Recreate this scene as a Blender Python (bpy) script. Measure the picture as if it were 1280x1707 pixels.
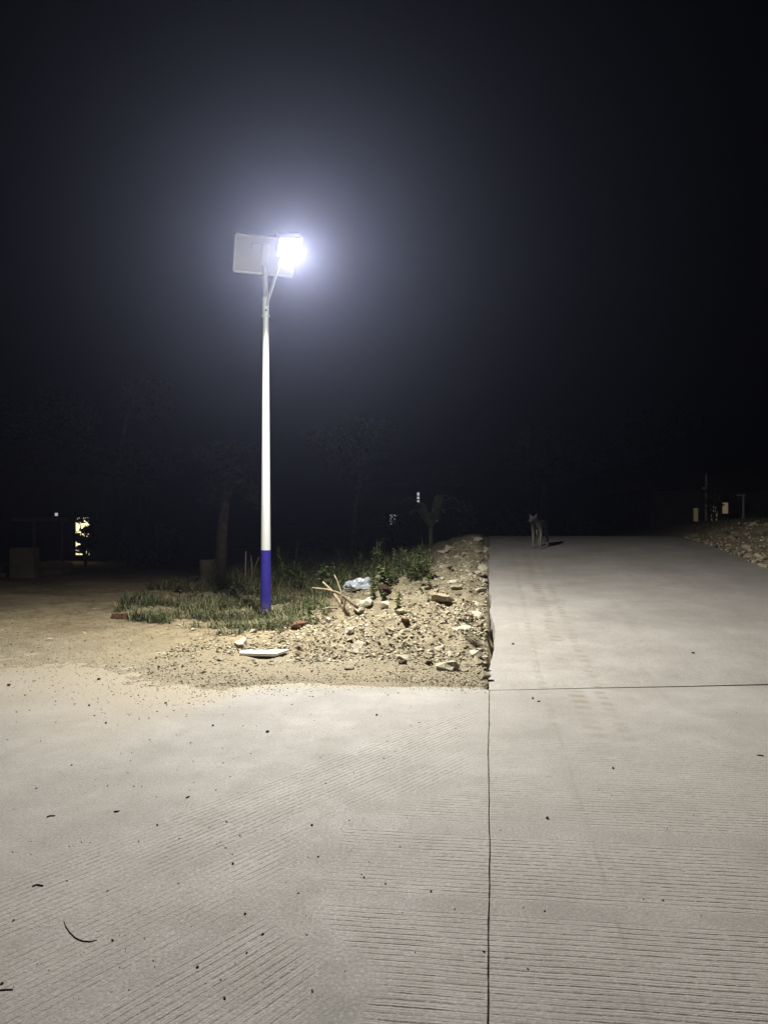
import bpy, bmesh, math, random
from mathutils import Vector, Matrix, noise

random.seed(7)
sc = bpy.context.scene
for o in list(bpy.data.objects):
    bpy.data.objects.remove(o)
col = sc.collection
R = math.radians

# ------------------------------------------------------------------ camera
F_PX, CX, CY, CAM_H = 1282.0, 640.0, 853.5, 1.5     # phone lens, photograph pixels
cam_d = bpy.data.cameras.new('camera')
cam_d.sensor_fit = 'HORIZONTAL'
cam_d.sensor_width = 36.0
cam_d.lens = 36.0 * F_PX / 1280.0
cam_d.clip_end = 500.0
cam = bpy.data.objects.new('camera', cam_d)
cam.location = (0, 0, CAM_H)
cam.rotation_euler = (R(90), 0, 0)
col.objects.link(cam)
sc.camera = cam

# ------------------------------------------------------------------ night sky
world = bpy.data.worlds.new('World')
sc.world = world
world.use_nodes = True
wn = world.node_tree
bg = wn.nodes['Background']
sky = wn.nodes.new('ShaderNodeTexSky')
sky.sky_type = 'NISHITA'
sky.sun_disc = False
sky.sun_elevation = R(-4.0)
sky.sun_rotation = R(180.0)
wn.links.new(sky.outputs[0], bg.inputs[0])
bg.inputs[1].default_value = 0.012

# ------------------------------------------------------------------ exposure / render
sc.view_settings.view_transform = 'Standard'
sc.view_settings.look = 'None'
sc.view_settings.exposure = 0.0
sc.view_settings.gamma = 1.0
sc.view_settings.use_curve_mapping = False
sc.render.engine = 'CYCLES'
sc.cycles.use_denoising = True
try:
    sc.cycles.denoiser = 'OPENIMAGEDENOISE'
except Exception:
    pass
sc.cycles.max_bounces = 6
sc.cycles.diffuse_bounces = 3
sc.cycles.volume_bounces = 0
sc.cycles.sample_clamp_indirect = 4.0
sc.cycles.caustics_reflective = False
sc.cycles.caustics_refractive = False

# ------------------------------------------------------------------ helpers
def tag(o, label=None, cat=None, group=None, kind=None):
    if label: o['label'] = label
    if cat: o['category'] = cat
    if group: o['group'] = group
    if kind: o['kind'] = kind
    return o

def empty(name, loc=(0, 0, 0), rz=0.0):
    o = bpy.data.objects.new(name, None)
    o.empty_display_size = 0.1
    o.location = loc
    o.rotation_euler = (0, 0, rz)
    col.objects.link(o)
    return o

def mesh_obj(name, verts, faces, mat, parent=None, smooth=False, loc=None):
    me = bpy.data.meshes.new(name)
    me.from_pydata([tuple(v) for v in verts], [], faces)
    me.update()
    if smooth:
        me.polygons.foreach_set('use_smooth', [len(f) <= 4 for f in faces])
    if mat: me.materials.append(mat)
    o = bpy.data.objects.new(name, me)
    if loc: o.location = loc
    col.objects.link(o)
    if parent: o.parent = parent
    return o

def copy_tree(o, parent=None):
    c = o.copy()
    col.objects.link(c)
    c.parent = parent
    for ch in o.children:
        copy_tree(ch, c)
    return c

class MB:
    """collects pieces of one part"""
    def __init__(self):
        self.v, self.f = [], []
    def add(self, verts, faces):
        n = len(self.v)
        self.v += [Vector(p) for p in verts]
        self.f += [tuple(i + n for i in f) for f in faces]
    def box(self, c, size, rot=None, taper=1.0):
        sx, sy, sz = [k / 2 for k in size]
        vs = []
        for z in (-1, 1):
            t = taper if z > 0 else 1.0
            for x, y in ((-1, -1), (1, -1), (1, 1), (-1, 1)):
                p = Vector((x * sx * t, y * sy * t, z * sz))
                if rot: p = rot @ p
                vs.append(p + Vector(c))
        self.add(vs, [(3, 2, 1, 0), (4, 5, 6, 7), (0, 1, 5, 4), (1, 2, 6, 5), (2, 3, 7, 6), (3, 0, 4, 7)])
    def tube(self, pts, radii, n=10, cap=True):
        pts = [Vector(p) for p in pts]
        if not hasattr(radii, '__len__'): radii = [radii] * len(pts)
        base = len(self.v)
        up = None
        for i, p in enumerate(pts):
            a = pts[max(i - 1, 0)]; b = pts[min(i + 1, len(pts) - 1)]
            d = (b - a).normalized()
            if up is None:
                up = d.orthogonal().normalized()
            up = (up - d * up.dot(d)).normalized()
            w = d.cross(up)
            for k in range(n):
                t = 2 * math.pi * k / n
                self.v.append(p + (up * math.cos(t) + w * math.sin(t)) * radii[i])
        for i in range(len(pts) - 1):
            for k in range(n):
                a = base + i * n + k; b = base + i * n + (k + 1) % n
                self.f.append((a, b, b + n, a + n))
        if cap:
            self.f.append(tuple(base + k for k in reversed(range(n))))
            e = base + (len(pts) - 1) * n
            self.f.append(tuple(e + k for k in range(n)))
    def build(self, name, mat, parent=None, smooth=False, bevel=0.0):
        o = mesh_obj(name, self.v, self.f, mat, parent, smooth)
        if bevel:
            m = o.modifiers.new('bevel', 'BEVEL')
            m.width = bevel; m.segments = 2; m.limit_method = 'ANGLE'
        return o

def smooth01(a, b, x):
    t = min(1.0, max(0.0, (x - a) / (b - a)))
    return t * t * (3 - 2 * t)

def interp(tab, x):
    if x <= tab[0][0]: return tab[0][1]
    for (x0, y0), (x1, y1) in zip(tab, tab[1:]):
        if x <= x1:
            return y0 + (y1 - y0) * (x - x0) / (x1 - x0)
    return tab[-1][1]

# ------------------------------------------------------------------ materials
class NT:
    """small node-graph helper"""
    def __init__(self, name):
        self.m = bpy.data.materials.new(name)
        self.m.use_nodes = True
        self.t = self.m.node_tree
        self.b = self.t.nodes['Principled BSDF']
        self.out = self.t.nodes['Material Output']
        self.geo = None
    def n(self, kind, **kw):
        x = self.t.nodes.new(kind)
        for k, v in kw.items(): setattr(x, k, v)
        return x
    def link(self, a, b): self.t.links.new(a, b)
    def setin(self, sock, v):
        if isinstance(v, bpy.types.NodeSocket): self.link(v, sock)
        else: sock.default_value = v
    def pos(self):
        if not self.geo: self.geo = self.n('ShaderNodeNewGeometry')
        return self.geo.outputs['Position']
    def island(self):
        self.pos(); return self.geo.outputs['Random Per Island']
    def objrand(self):
        return self.n('ShaderNodeObjectInfo').outputs['Random']
    def objco(self):
        return self.n('ShaderNodeTexCoord').outputs['Object']
    def noise(self, vec, scale, detail=4.0, rough=0.55, dist=0.0):
        x = self.n('ShaderNodeTexNoise')
        self.link(vec, x.inputs['Vector'])
        x.inputs['Scale'].default_value = scale
        x.inputs['Detail'].default_value = detail
        x.inputs['Roughness'].default_value = rough
        x.inputs['Distortion'].default_value = dist
        return x.outputs['Fac']
    def scalev(self, vec, s):
        x = self.n('ShaderNodeVectorMath', operation='MULTIPLY')
        self.link(vec, x.inputs[0]); x.inputs[1].default_value = s
        return x.outputs[0]
    def dot(self, vec, d):
        x = self.n('ShaderNodeVectorMath', operation='DOT_PRODUCT')
        self.link(vec, x.inputs[0]); x.inputs[1].default_value = d
        return x.outputs['Value']
    def math(self, op, a, b=0.0, c=0.0, clamp=False):
        x = self.n('ShaderNodeMath', operation=op)
        x.use_clamp = clamp
        self.setin(x.inputs[0], a); self.setin(x.inputs[1], b); self.setin(x.inputs[2], c)
        return x.outputs[0]
    def range(self, v, a, b, c=0.0, d=1.0, smooth=True):
        x = self.n('ShaderNodeMapRange')
        x.interpolation_type = 'SMOOTHSTEP' if smooth else 'LINEAR'
        self.setin(x.inputs[0], v)
        for i, k in enumerate((a, b, c, d)): self.setin(x.inputs[i + 1], k)
        return x.outputs[0]
    def ramp(self, v, stops):
        x = self.n('ShaderNodeValToRGB')
        e = x.color_ramp.elements
        while len(e) < len(stops): e.new(0.5)
        for i, (p, c) in enumerate(stops):
            e[i].position = p; e[i].color = (*c, 1)
        self.setin(x.inputs[0], v)
        return x.outputs[0]
    def mix(self, f, a, b, blend='MIX'):
        x = self.n('ShaderNodeMix', data_type='RGBA', blend_type=blend)
        self.setin(x.inputs[0], f)
        self.setin(x.inputs[6], (*a, 1) if isinstance(a, tuple) else a)
        self.setin(x.inputs[7], (*b, 1) if isinstance(b, tuple) else b)
        return x.outputs[2]
    def bump(self, h, strength=0.5, dist=0.01, normal=None):
        x = self.n('ShaderNodeBump')
        x.inputs['Strength'].default_value = strength
        x.inputs['Distance'].default_value = dist
        self.link(h, x.inputs['Height'])
        if normal: self.link(normal, x.inputs['Normal'])
        self.link(x.outputs[0], self.b.inputs['Normal'])
        return x.outputs[0]
    def col(self, c):
        self.setin(self.b.inputs['Base Color'], (*c, 1) if isinstance(c, tuple) else c)
    def rough(self, r, spec=0.3):
        self.setin(self.b.inputs['Roughness'], r)
        self.b.inputs['Specular IOR Level'].default_value = spec

def plain(name, c, rough=0.6, spec=0.3, metal=0.0, vary=0.12, vscale=8.0, bumpd=0.0, bscale=40.0):
    t = NT(name)
    p = t.objco()
    nz = t.noise(p, vscale)
    lo = tuple(k * (1 - vary) for k in c); hi = tuple(min(1, k * (1 + vary)) for k in c)
    t.col(t.ramp(nz, [(0.3, lo), (0.7, hi)]))
    t.rough(rough, spec)
    t.b.inputs['Metallic'].default_value = metal
    if bumpd: t.bump(t.noise(p, bscale, 5), 0.6, bumpd)
    return t.m

def glow(name, c, s):
    t = NT(name)
    t.t.nodes.remove(t.b)
    e = t.n('ShaderNodeEmission')
    e.inputs[0].default_value = (*c, 1); e.inputs[1].default_value = s
    t.link(e.outputs[0], t.out.inputs[0])
    return t.m

AX = 0.1365           # the road runs along (AX, 1); s = x - AX*y is measured across it
DIAG = Vector((0.617, 0.787, 0))

def concrete(name, style):
    """broom-finished concrete; style: 'left' | 'near' | 'ramp'"""
    t = NT(name)
    P = t.pos()
    sep = t.n('ShaderNodeSeparateXYZ'); t.link(P, sep.inputs[0])
    X, Y = sep.outputs[0], sep.outputs[1]
    S = t.math('SUBTRACT', X, t.math('MULTIPLY', Y, AX))
    big = t.noise(P, 1.25, 6, 0.68)
    mid = t.noise(P, 4.0, 6, 0.65)
    fine = t.noise(P, 160.0, 3, 0.7)
    speck = t.noise(P, 38.0, 4, 0.7)
    c = t.ramp(big, [(0.34, (0.205, 0.188, 0.172)), (0.5, (0.255, 0.234, 0.216)), (0.66, (0.31, 0.287, 0.266))])
    c = t.mix(t.range(mid, 0.35, 0.75, 0.0, 0.30), c, (0.215, 0.198, 0.172))
    c = t.mix(t.range(mid, 0.56, 0.74, 0.0, 0.20), c, (0.46, 0.45, 0.41))
    grit = t.noise(P, 75.0, 5, 0.8)
    c = t.mix(t.range(grit, 0.40, 0.66, 0.0, 0.55), c, (0.135, 0.122, 0.102))
    c = t.mix(t.range(grit, 0.46, 0.30, 0.0, 0.45), c, (0.45, 0.43, 0.385))
    stain = t.noise(P, 14.0, 6, 0.75)
    c = t.mix(t.range(stain, 0.54, 0.68, 0.0, 0.45), c, (0.145, 0.13, 0.11))
    c = t.mix(t.range(fine, 0.45, 0.75, 0.0, 0.40), c, (0.165, 0.152, 0.132))
    c = t.mix(t.range(speck, 0.66, 0.75, 0.0, 0.55), c, (0.15, 0.135, 0.115))
    # tyre-brushed streaks along the driving direction
    al = t.n('ShaderNodeCombineXYZ')
    t.link(t.math('MULTIPLY', S, 5.0), al.inputs[0]); t.link(t.math('MULTIPLY', Y, 0.35), al.inputs[1])
    streak = t.noise(al.outputs[0], 1.0, 5, 0.6)
    c = t.mix(t.range(streak, 0.52, 0.72, 0.0, 0.28), c, (0.17, 0.152, 0.13))
    wob = t.math('MULTIPLY', t.math('SUBTRACT', t.noise(P, 1.6, 3), 0.5), 0.05)
    wob2 = t.math('ADD', t.math('MULTIPLY', t.math('SUBTRACT', t.noise(P, 2.2, 2), 0.5), 0.022), t.math('MULTIPLY', t.math('SUBTRACT', t.noise(P, 30.0, 2), 0.5), 0.006))
    worn = t.range(t.noise(P, 26.0, 4, 0.7), 0.34, 0.58, 0.25, 1.0)

    def grooves(coord, spacing):
        g = t.math('DIVIDE', t.math('ADD', coord, wob2), spacing)
        f = t.math('FRACT', g)
        tri = t.math('ABSOLUTE', t.math('SUBTRACT', f, 0.5))        # 0 in the middle of the groove
        deep = t.math('MULTIPLY', t.range(tri, 0.03, 0.20, 1.0, 0.0), worn)
        f2 = t.math('FRACT', t.math('MULTIPLY_ADD', g, 2.62, 0.31))
        thin = t.range(t.math('ABSOLUTE', t.math('SUBTRACT', f2, 0.5)), 0.05, 0.25, 0.38, 0.0)
        return t.math('MAXIMUM', deep, t.math('MULTIPLY', thin, worn))
    def band(coord, a, b, e=0.03):
        return t.math('MULTIPLY', t.range(coord, a - e, a + e), t.range(coord, b - e, b + e, 1.0, 0.0))
    patch = t.range(t.noise(P, 2.3, 3), 0.36, 0.58)
    long = t.n('ShaderNodeCombineXYZ')
    amount = None
    YS = t.math('ADD', Y, t.math('MULTIPLY', S, 0.12))              # across-the-road strokes
    YW = t.math('ADD', YS, wob)
    if style in ('near', 'left'):
        ms = None
        for a, b, k in ((1.0, 2.86, 1.0), (2.98, 3.56, 1.0), (3.70, 4.38, 0.95), (4.42, 5.12, 0.75)):
            m = t.math('MULTIPLY', band(YW, a, b), k)
            ms = m if ms is None else t.math('MAXIMUM', ms, m)
        gt = grooves(YS, 0.033)
        al2 = t.n('ShaderNodeCombineXYZ')
        t.link(t.math('MULTIPLY', S, 1.1), al2.inputs[0]); t.link(t.math('MULTIPLY', Y, 34.0), al2.inputs[1])
        st = t.range(t.noise(al2.outputs[0], 1.0, 4), 0.30, 0.58, 0.30, 1.0)
        st = t.math('MULTIPLY', st, t.range(t.noise(P, 1.7, 5, 0.6), 0.34, 0.56, 0.35, 1.0))
        mt = t.math('MULTIPLY', ms, st)
        env = t.math('MULTIPLY', mt, 0.33)
    if style == 'near':
        amount = t.math('MULTIPLY', gt, t.math('MULTIPLY', mt, t.range(S, 3.0, 4.2, 1.0, 0.2)))
    elif style == 'left':
        edge = t.math('ADD', t.range(Y, 3.6, 4.5, -0.66, 0.10), t.math('MULTIPLY', wob, 4.0))
        edge = t.math('ADD', edge, t.range(Y, 2.5, 2.95, 0.28, 0.0))
        mright = t.range(t.math('SUBTRACT', S, edge), -0.04, 0.05)
        mleft = t.range(t.math('SUBTRACT', S, edge), -0.30, -0.10, 1.0, 0.0)
        V = t.dot(P, (-0.787, 0.617, 0))
        VW = t.math('ADD', V, wob)
        md = None
        for a, b, k in ((0.2, 1.42, 0.8), (1.52, 2.12, 1.0), (2.2, 2.62, 0.75), (2.68, 3.16, 0.95), (3.25, 3.75, 0.22)):
            m = t.math('MULTIPLY', band(VW, a, b), k)
            md = m if md is None else t.math('MAXIMUM', md, m)
        gd = grooves(V, 0.034)
        al3 = t.n('ShaderNodeCombineXYZ')
        t.link(t.math('MULTIPLY', t.dot(P, tuple(DIAG)), 1.1), al3.inputs[0]); t.link(t.math('MULTIPLY', V, 34.0), al3.inputs[1])
        sd = t.range(t.noise(al3.outputs[0], 1.0, 4), 0.25, 0.60, 0.35, 1.0)
        sd = t.math('MULTIPLY', sd, t.range(t.noise(P, 1.5, 5, 0.6), 0.34, 0.54, 0.35, 1.0))
        fade = t.range(t.dot(P, tuple(DIAG)), 0.2, 2.4, 0.45, 1.0)
        md = t.math('MULTIPLY', t.math('MULTIPLY', md, sd), t.math('MULTIPLY', mleft, fade))
        amount = t.math('MAXIMUM', t.math('MULTIPLY', gt, t.math('MULTIPLY', mt, mright)), t.math('MULTIPLY', gd, md))
        env = t.math('MULTIPLY', t.math('MAXIMUM', t.math('MULTIPLY', mt, mright), md), 0.33)
    else:
        al2 = t.n('ShaderNodeCombineXYZ')
        t.link(t.math('MULTIPLY', S, 0.8), al2.inputs[0]); t.link(t.math('MULTIPLY', Y, 6.0), al2.inputs[1])
        amount = t.range(t.noise(al2.outputs[0], 1.0, 4), 0.55, 0.8, 0.0, 0.25)
    if style != 'ramp': c = t.mix(env, c, (0.40, 0.372, 0.335))
    c = t.mix(t.math('MULTIPLY', amount, 0.85), c, (0.085, 0.075, 0.063))
    if style in ('ramp', 'near'):
        # two rows of muddy tyre tread running up the slab
        for s0, w, k in ((0.46, 0.05, 0.5), (0.72, 0.09, 0.95), (0.92, 0.06, 0.75)):
            dd = t.math('ABSOLUTE', t.math('SUBTRACT', t.math('ADD', S, t.math('MULTIPLY', wob, 1.2)), s0))
            row = t.range(dd, w * 0.4, w, 1.0, 0.0)
            tread = t.range(t.math('SINE', t.math('MULTIPLY', t.math('ADD', Y, t.math('MULTIPLY', S, 0.35)), 34.0)), 0.0, 0.5)
            br = t.range(t.noise(P, 2.1, 3), 0.36, 0.56)
            ylim = t.range(Y, 4.2, 6.2)
            c = t.mix(t.math('MULTIPLY', t.math('MULTIPLY', row, t.math('MULTIPLY_ADD', tread, 0.85, 0.15)), t.math('MULTIPLY', t.math('MULTIPLY', br, ylim), k)), c, (0.17, 0.145, 0.115))
        hair = t.math('ABSOLUTE', t.math('SUBTRACT', t.math('ADD', S, t.math('MULTIPLY', wob, 0.35)), 0.47))
        c = t.mix(t.math('MULTIPLY', t.range(hair, 0.003, 0.016, 1.0, 0.0), t.range(mid, 0.4, 0.6, 0.0, 0.4)), c, (0.17, 0.155, 0.135))
    # short dark scuffs
    al4 = t.n('ShaderNodeCombineXYZ')
    t.link(t.math('MULTIPLY', X, 7.0), al4.inputs[0]); t.link(t.math('MULTIPLY', Y, 15.0), al4.inputs[1])
    scuff = t.noise(al4.outputs[0], 1.0, 3, 0.6)
    c = t.mix(t.range(scuff, 0.69, 0.76, 0.0, 0.6), c, (0.14, 0.125, 0.11))
    if style == 'left':
        # sandy dust carried onto the slab from the dirt
        yb = t.math('MAXIMUM', t.range(X, -3.8, -1.6, 7.75, 6.45, False), t.range(X, -1.7, -0.8, 6.45, 6.72))
        leftness = t.range(X, -0.9, -2.0)
        d0 = t.math('SUBTRACT', Y, yb)
        draw = d0
        dn = t.math('ADD', t.math('MULTIPLY', t.math('SUBTRACT', t.noise(P, 1.4, 6, 0.7), 0.5), 1.1), t.math('MULTIPLY', t.math('SUBTRACT', t.noise(P, 11.0, 5, 0.75), 0.5), 1.2))
        d0 = t.math('ADD', d0, t.math('MULTIPLY', dn, t.math('MULTIPLY_ADD', leftness, 0.9, 0.12)))
        wid = t.math('MULTIPLY_ADD', leftness, 1.9, 0.28)
        dust = t.range(t.math('DIVIDE', d0, wid), -1.1, 0.15, 0.0, 0.95)
        c = t.mix(dust, c, t.mix(t.range(grit, 0.3, 0.65), (0.315, 0.272, 0.20), (0.19, 0.16, 0.113)))
        gr = t.math('MULTIPLY', t.range(t.noise(P, 60.0, 3, 0.7), 0.60, 0.70), t.math('MULTIPLY', t.range(draw, -2.4, 0.2, 0.0, 0.8), leftness))
        c = t.mix(gr, c, (0.17, 0.135, 0.09))
    t.col(c)
    t.rough(t.math('MULTIPLY_ADD', t.math('SUBTRACT', mid, 0.5), 0.38, t.range(grit, 0.3, 0.7, 0.68, 0.86)), 0.3)
    h = t.math('MULTIPLY_ADD', amount, -1.0, t.math('MULTIPLY', fine, 0.35))
    h = t.math('ADD', h, t.math('MULTIPLY', grit, 0.8))
    t.bump(h, 0.9, 0.0034)
    return t.m

def dirt_material():
    t = NT('dirt')
    P = t.pos()
    a = t.noise(P, 1.1, 5, 0.6); b = t.noise(P, 7.0, 6, 0.7); f = t.noise(P, 55.0, 4, 0.75)
    c = t.ramp(a, [(0.32, (0.17, 0.128, 0.075)), (0.5, (0.235, 0.187, 0.113)), (0.68, (0.30, 0.246, 0.155))])
    c = t.mix(t.range(b, 0.42, 0.72, 0.0, 0.65), c, (0.30, 0.25, 0.16))
    c = t.mix(t.range(b, 0.5, 0.30, 0.0, 0.6), c, (0.10, 0.074, 0.043))
    c = t.mix(t.range(f, 0.55, 0.72, 0.0, 0.6), c, (0.085, 0.064, 0.04))
    c = t.mix(t.range(f, 0.40, 0.30, 0.0, 0.5), c, (0.40, 0.355, 0.255))
    sep = t.n('ShaderNodeSeparateXYZ'); t.link(P, sep.inputs[0])
    S = t.math('SUBTRACT', sep.outputs[0], t.math('MULTIPLY', sep.outputs[1], AX))
    lime = t.math('MULTIPLY', t.range(t.math('ADD', S, t.math('MULTIPLY', t.math('SUBTRACT', a, 0.5), 3.0)), -2.6, -0.8), t.range(sep.outputs[1], 6.7, 8.4, 0.45, 1.0))
    pale = t.ramp(t.math('ADD', t.math('MULTIPLY', b, 0.5), t.math('MULTIPLY', f, 0.5)), [(0.33, (0.08, 0.062, 0.038)), (0.47, (0.18, 0.151, 0.098)), (0.62, (0.30, 0.262, 0.18))])
    ybd = t.math('MAXIMUM', t.range(sep.outputs[0], -3.8, -1.6, 7.75, 6.45, False), t.range(sep.outputs[0], -1.7, -0.8, 6.45, 6.72))
    dd = t.math('ADD', t.math('SUBTRACT', sep.outputs[1], ybd), t.math('MULTIPLY', t.math('SUBTRACT', a, 0.5), 2.0))
    c = t.mix(t.range(dd, 0.1, 2.4, 0.88, 0.0), c, t.mix(t.range(f, 0.35, 0.62), (0.315, 0.274, 0.202), (0.185, 0.158, 0.112)))
    c = t.mix(t.math('MULTIPLY', lime, 0.85), c, pale)
    t.col(c); t.rough(0.95, 0.1)
    t.bump(t.math('ADD', t.math('MULTIPLY', f, 0.6), b), 1.0, 0.03)
    return t.m

def stone_material(name, dark, mid_, light, src):
    t = NT(name)
    r = t.objrand() if src == 'obj' else t.island()
    c = t.ramp(r, [(0.0, dark), (0.4, mid_), (1.0, light)])
    p = t.objco()
    n1 = t.noise(p, 9.0, 6, 0.7); n2 = t.noise(p, 45.0, 4, 0.7)
    c = t.mix(t.range(n1, 0.4, 0.7, 0.0, 0.55), c, tuple(k * 0.5 for k in mid_))
    c = t.mix(t.range(n2, 0.55, 0.75, 0.0, 0.4), c, light)
    t.col(c); t.rough(0.9, 0.15)
    t.bump(t.math('ADD', n1, t.math('MULTIPLY', n2, 0.4)), 0.9, 0.012)
    return t.m

def leaf_material(name, stops, src='island', trans=0.25):
    t = NT(name)
    r = t.island()
    if src == 'both':
        r = t.math('FRACT', t.math('ADD', r, t.math('MULTIPLY', t.objrand(), 0.35)))
    c = t.ramp(r, stops)
    nz = t.noise(t.pos(), 6.0, 3)
    c = t.mix(t.range(nz, 0.4, 0.7, 0.0, 0.5), c, stops[0][1])
    t.col(c); t.rough(0.55, 0.25)
    tr = t.n('ShaderNodeBsdfTranslucent'); t.link(c, tr.inputs[0])
    mx = t.n('ShaderNodeMixShader'); mx.inputs[0].default_value = trans
    t.link(t.b.outputs[0], mx.inputs[1]); t.link(tr.outputs[0], mx.inputs[2])
    t.link(mx.outputs[0], t.out.inputs[0])
    return t.m

M = {}
M['left'] = concrete('concrete_left', 'left')
M['near'] = concrete('concrete_near', 'near')
M['ramp'] = concrete('concrete_ramp', 'ramp')
M['dirt'] = dirt_material()
M['stone'] = stone_material('limestone', (0.13, 0.10, 0.065), (0.30, 0.26, 0.18), (0.47, 0.435, 0.35), 'obj')
M['gravel'] = stone_material('gravel', (0.12, 0.094, 0.058), (0.28, 0.238, 0.16), (0.46, 0.415, 0.315), 'island')
M['bankstone'] = stone_material('bank_stone', (0.16, 0.12, 0.085), (0.30, 0.24, 0.18), (0.42, 0.36, 0.28), 'obj')
M['pebble'] = plain('dark_pebble', (0.05, 0.04, 0.032), 0.9, 0.1, vary=0.4, vscale=40, bumpd=0.004)
M['clod'] = plain('dark_clod', (0.10, 0.074, 0.046), 0.95, 0.1, vary=0.4, vscale=12, bumpd=0.01)
M['brick'] = plain('red_brick', (0.13, 0.075, 0.045), 0.9, 0.1, vary=0.4, vscale=14, bumpd=0.006)
M['darkrock'] = plain('burnt_brick', (0.035, 0.018, 0.012), 0.85, 0.15, vary=0.5, vscale=12, bumpd=0.012)
M['foam'] = plain('white_foam', (0.84, 0.85, 0.86), 0.8, 0.2, vary=0.03, vscale=60, bumpd=0.002, bscale=160)
M['white_paint'] = plain('white_paint', (0.46, 0.47, 0.46), 0.38, 0.4, vary=0.05, vscale=5)
M['blue_paint'] = plain('blue_paint', (0.022, 0.018, 0.20), 0.32, 0.5, vary=0.18, vscale=7)
t = NT('blue_paint_dusty')
p_ = t.objco(); sp_ = t.n('ShaderNodeSeparateXYZ'); t.link(p_, sp_.inputs[0])
dust_ = t.math('MULTIPLY', t.range(t.math('ADD', sp_.outputs[2], t.math('MULTIPLY', t.noise(p_, 16, 5), 0.35)), 0.10, 0.48, 1.0, 0.0), t.range(t.noise(p_, 60, 4), 0.35, 0.6, 0.2, 0.75))
t.col(t.mix(dust_, t.ramp(t.noise(p_, 9, 5), [(0.3, (0.018, 0.014, 0.165)), (0.7, (0.026, 0.021, 0.225))]), (0.22, 0.18, 0.125))); t.rough(t.range(t.noise(p_, 22, 4), 0.3, 0.7, 0.28, 0.5), 0.45)
M['blue_paint'] = t.m
M['steel'] = plain('galvanised_steel', (0.55, 0.56, 0.57), 0.45, 0.5, metal=0.6, vary=0.12, vscale=25)
M['alu'] = plain('aluminium_frame', (0.42, 0.42, 0.42), 0.4, 0.5, metal=0.5, vary=0.06)
M['backsheet'] = plain('panel_backsheet', (0.33, 0.33, 0.32), 0.6, 0.3, vary=0.06, vscale=4)
M['cells'] = plain('solar_cells', (0.01, 0.014, 0.04), 0.15, 0.5, vary=0.3)
M['housing'] = plain('lamp_housing', (0.45, 0.45, 0.45), 0.5, 0.4, vary=0.08)
M['lens'] = glow('lamp_lens_light', (1.0, 0.97, 0.86), 60.0)
M['grass'] = leaf_material('grass', [(0.0, (0.05, 0.06, 0.028)), (0.5, (0.115, 0.13, 0.058)), (0.8, (0.19, 0.19, 0.09)), (1.0, (0.34, 0.29, 0.17))])
M['weed'] = leaf_material('weed_leaf', [(0.0, (0.07, 0.098, 0.036)), (0.55, (0.15, 0.195, 0.072)), (0.9, (0.24, 0.265, 0.115)), (1.0, (0.30, 0.27, 0.14))], 'both')
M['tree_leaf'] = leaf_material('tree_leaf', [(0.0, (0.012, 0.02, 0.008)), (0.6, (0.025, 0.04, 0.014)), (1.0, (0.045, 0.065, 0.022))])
M['bark'] = plain('bark', (0.12, 0.095, 0.065), 0.95, 0.1, vary=0.4, vscale=10, bumpd=0.02, bscale=18)
M['dead_wood'] = plain('dead_wood', (0.24, 0.19, 0.13), 0.9, 0.1, vary=0.35, vscale=20, bumpd=0.004)
M['dark_twig'] = plain('dark_twig', (0.11, 0.09, 0.073), 0.9, 0.1, vary=0.3, vscale=30)
M['plastic'] = plain('clear_plastic_bag', (0.36, 0.39, 0.42), 0.25, 0.6, vary=0.2, vscale=12)
M['render_wall'] = plain('house_render', (0.06, 0.055, 0.048), 0.9, 0.1, vary=0.2, vscale=2, bumpd=0.01)
M['block'] = plain('cement_block', (0.30, 0.25, 0.16), 0.9, 0.1, vary=0.2, vscale=5, bumpd=0.01)
M['roof'] = plain('roof_tile', (0.08, 0.06, 0.05), 0.9, 0.1, vary=0.3, vscale=6, bumpd=0.01)
M['timber'] = plain('timber', (0.14, 0.11, 0.075), 0.9, 0.1, vary=0.3, vscale=9, bumpd=0.004)
M['win_warm'] = glow('lit_window_warm', (1.0, 0.86, 0.50), 1.5)
M['win_dim'] = glow('lit_window_dim', (1.0, 0.74, 0.45), 0.12)
M['win_yellow'] = glow('lit_window_yellow', (0.75, 0.70, 0.28), 0.065)
M['win_cold'] = glow('lit_window_cold', (0.85, 0.95, 1.0), 0.45)
M['void'] = plain('dark_opening', (0.015, 0.015, 0.017), 0.9, 0.1)
M['post_grey'] = plain('weathered_post', (0.26, 0.25, 0.24), 0.8, 0.2)

# ------------------------------------------------------------------ lie of the land
HTAB = [(6.5, 0.0), (7.0, 0.02), (7.6, 0.058), (9.0, 0.168), (11.0, 0.325), (13.0, 0.485), (15.0, 0.645),
        (16.5, 0.755), (18.0, 0.825), (19.3, 0.86), (20.4, 0.865), (21.5, 0.82), (24.0, 0.66), (30.0, 0.40), (45.0, 0.2)]
def ramp_h(y): return interp(HTAB, y)
# where the dirt ends on the left-hand slab, x -> y
BTAB = [(-30, 9.5), (-12, 9.0), (-6, 8.5), (-3.8, 7.75), (-2.5, 7.3), (-1.9, 6.75), (-1.55, 6.45), (-0.74, 6.76),
        (-0.2, 6.72), (0.31, 6.64), (0.9, 6.47), (1.2, 6.45)]
ROADW = 4.82
def fnoise(x, y, s, octs=4):
    return noise.fractal(Vector((x * s, y * s, 3.3)), 0.9, 2.1, octs)

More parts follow.
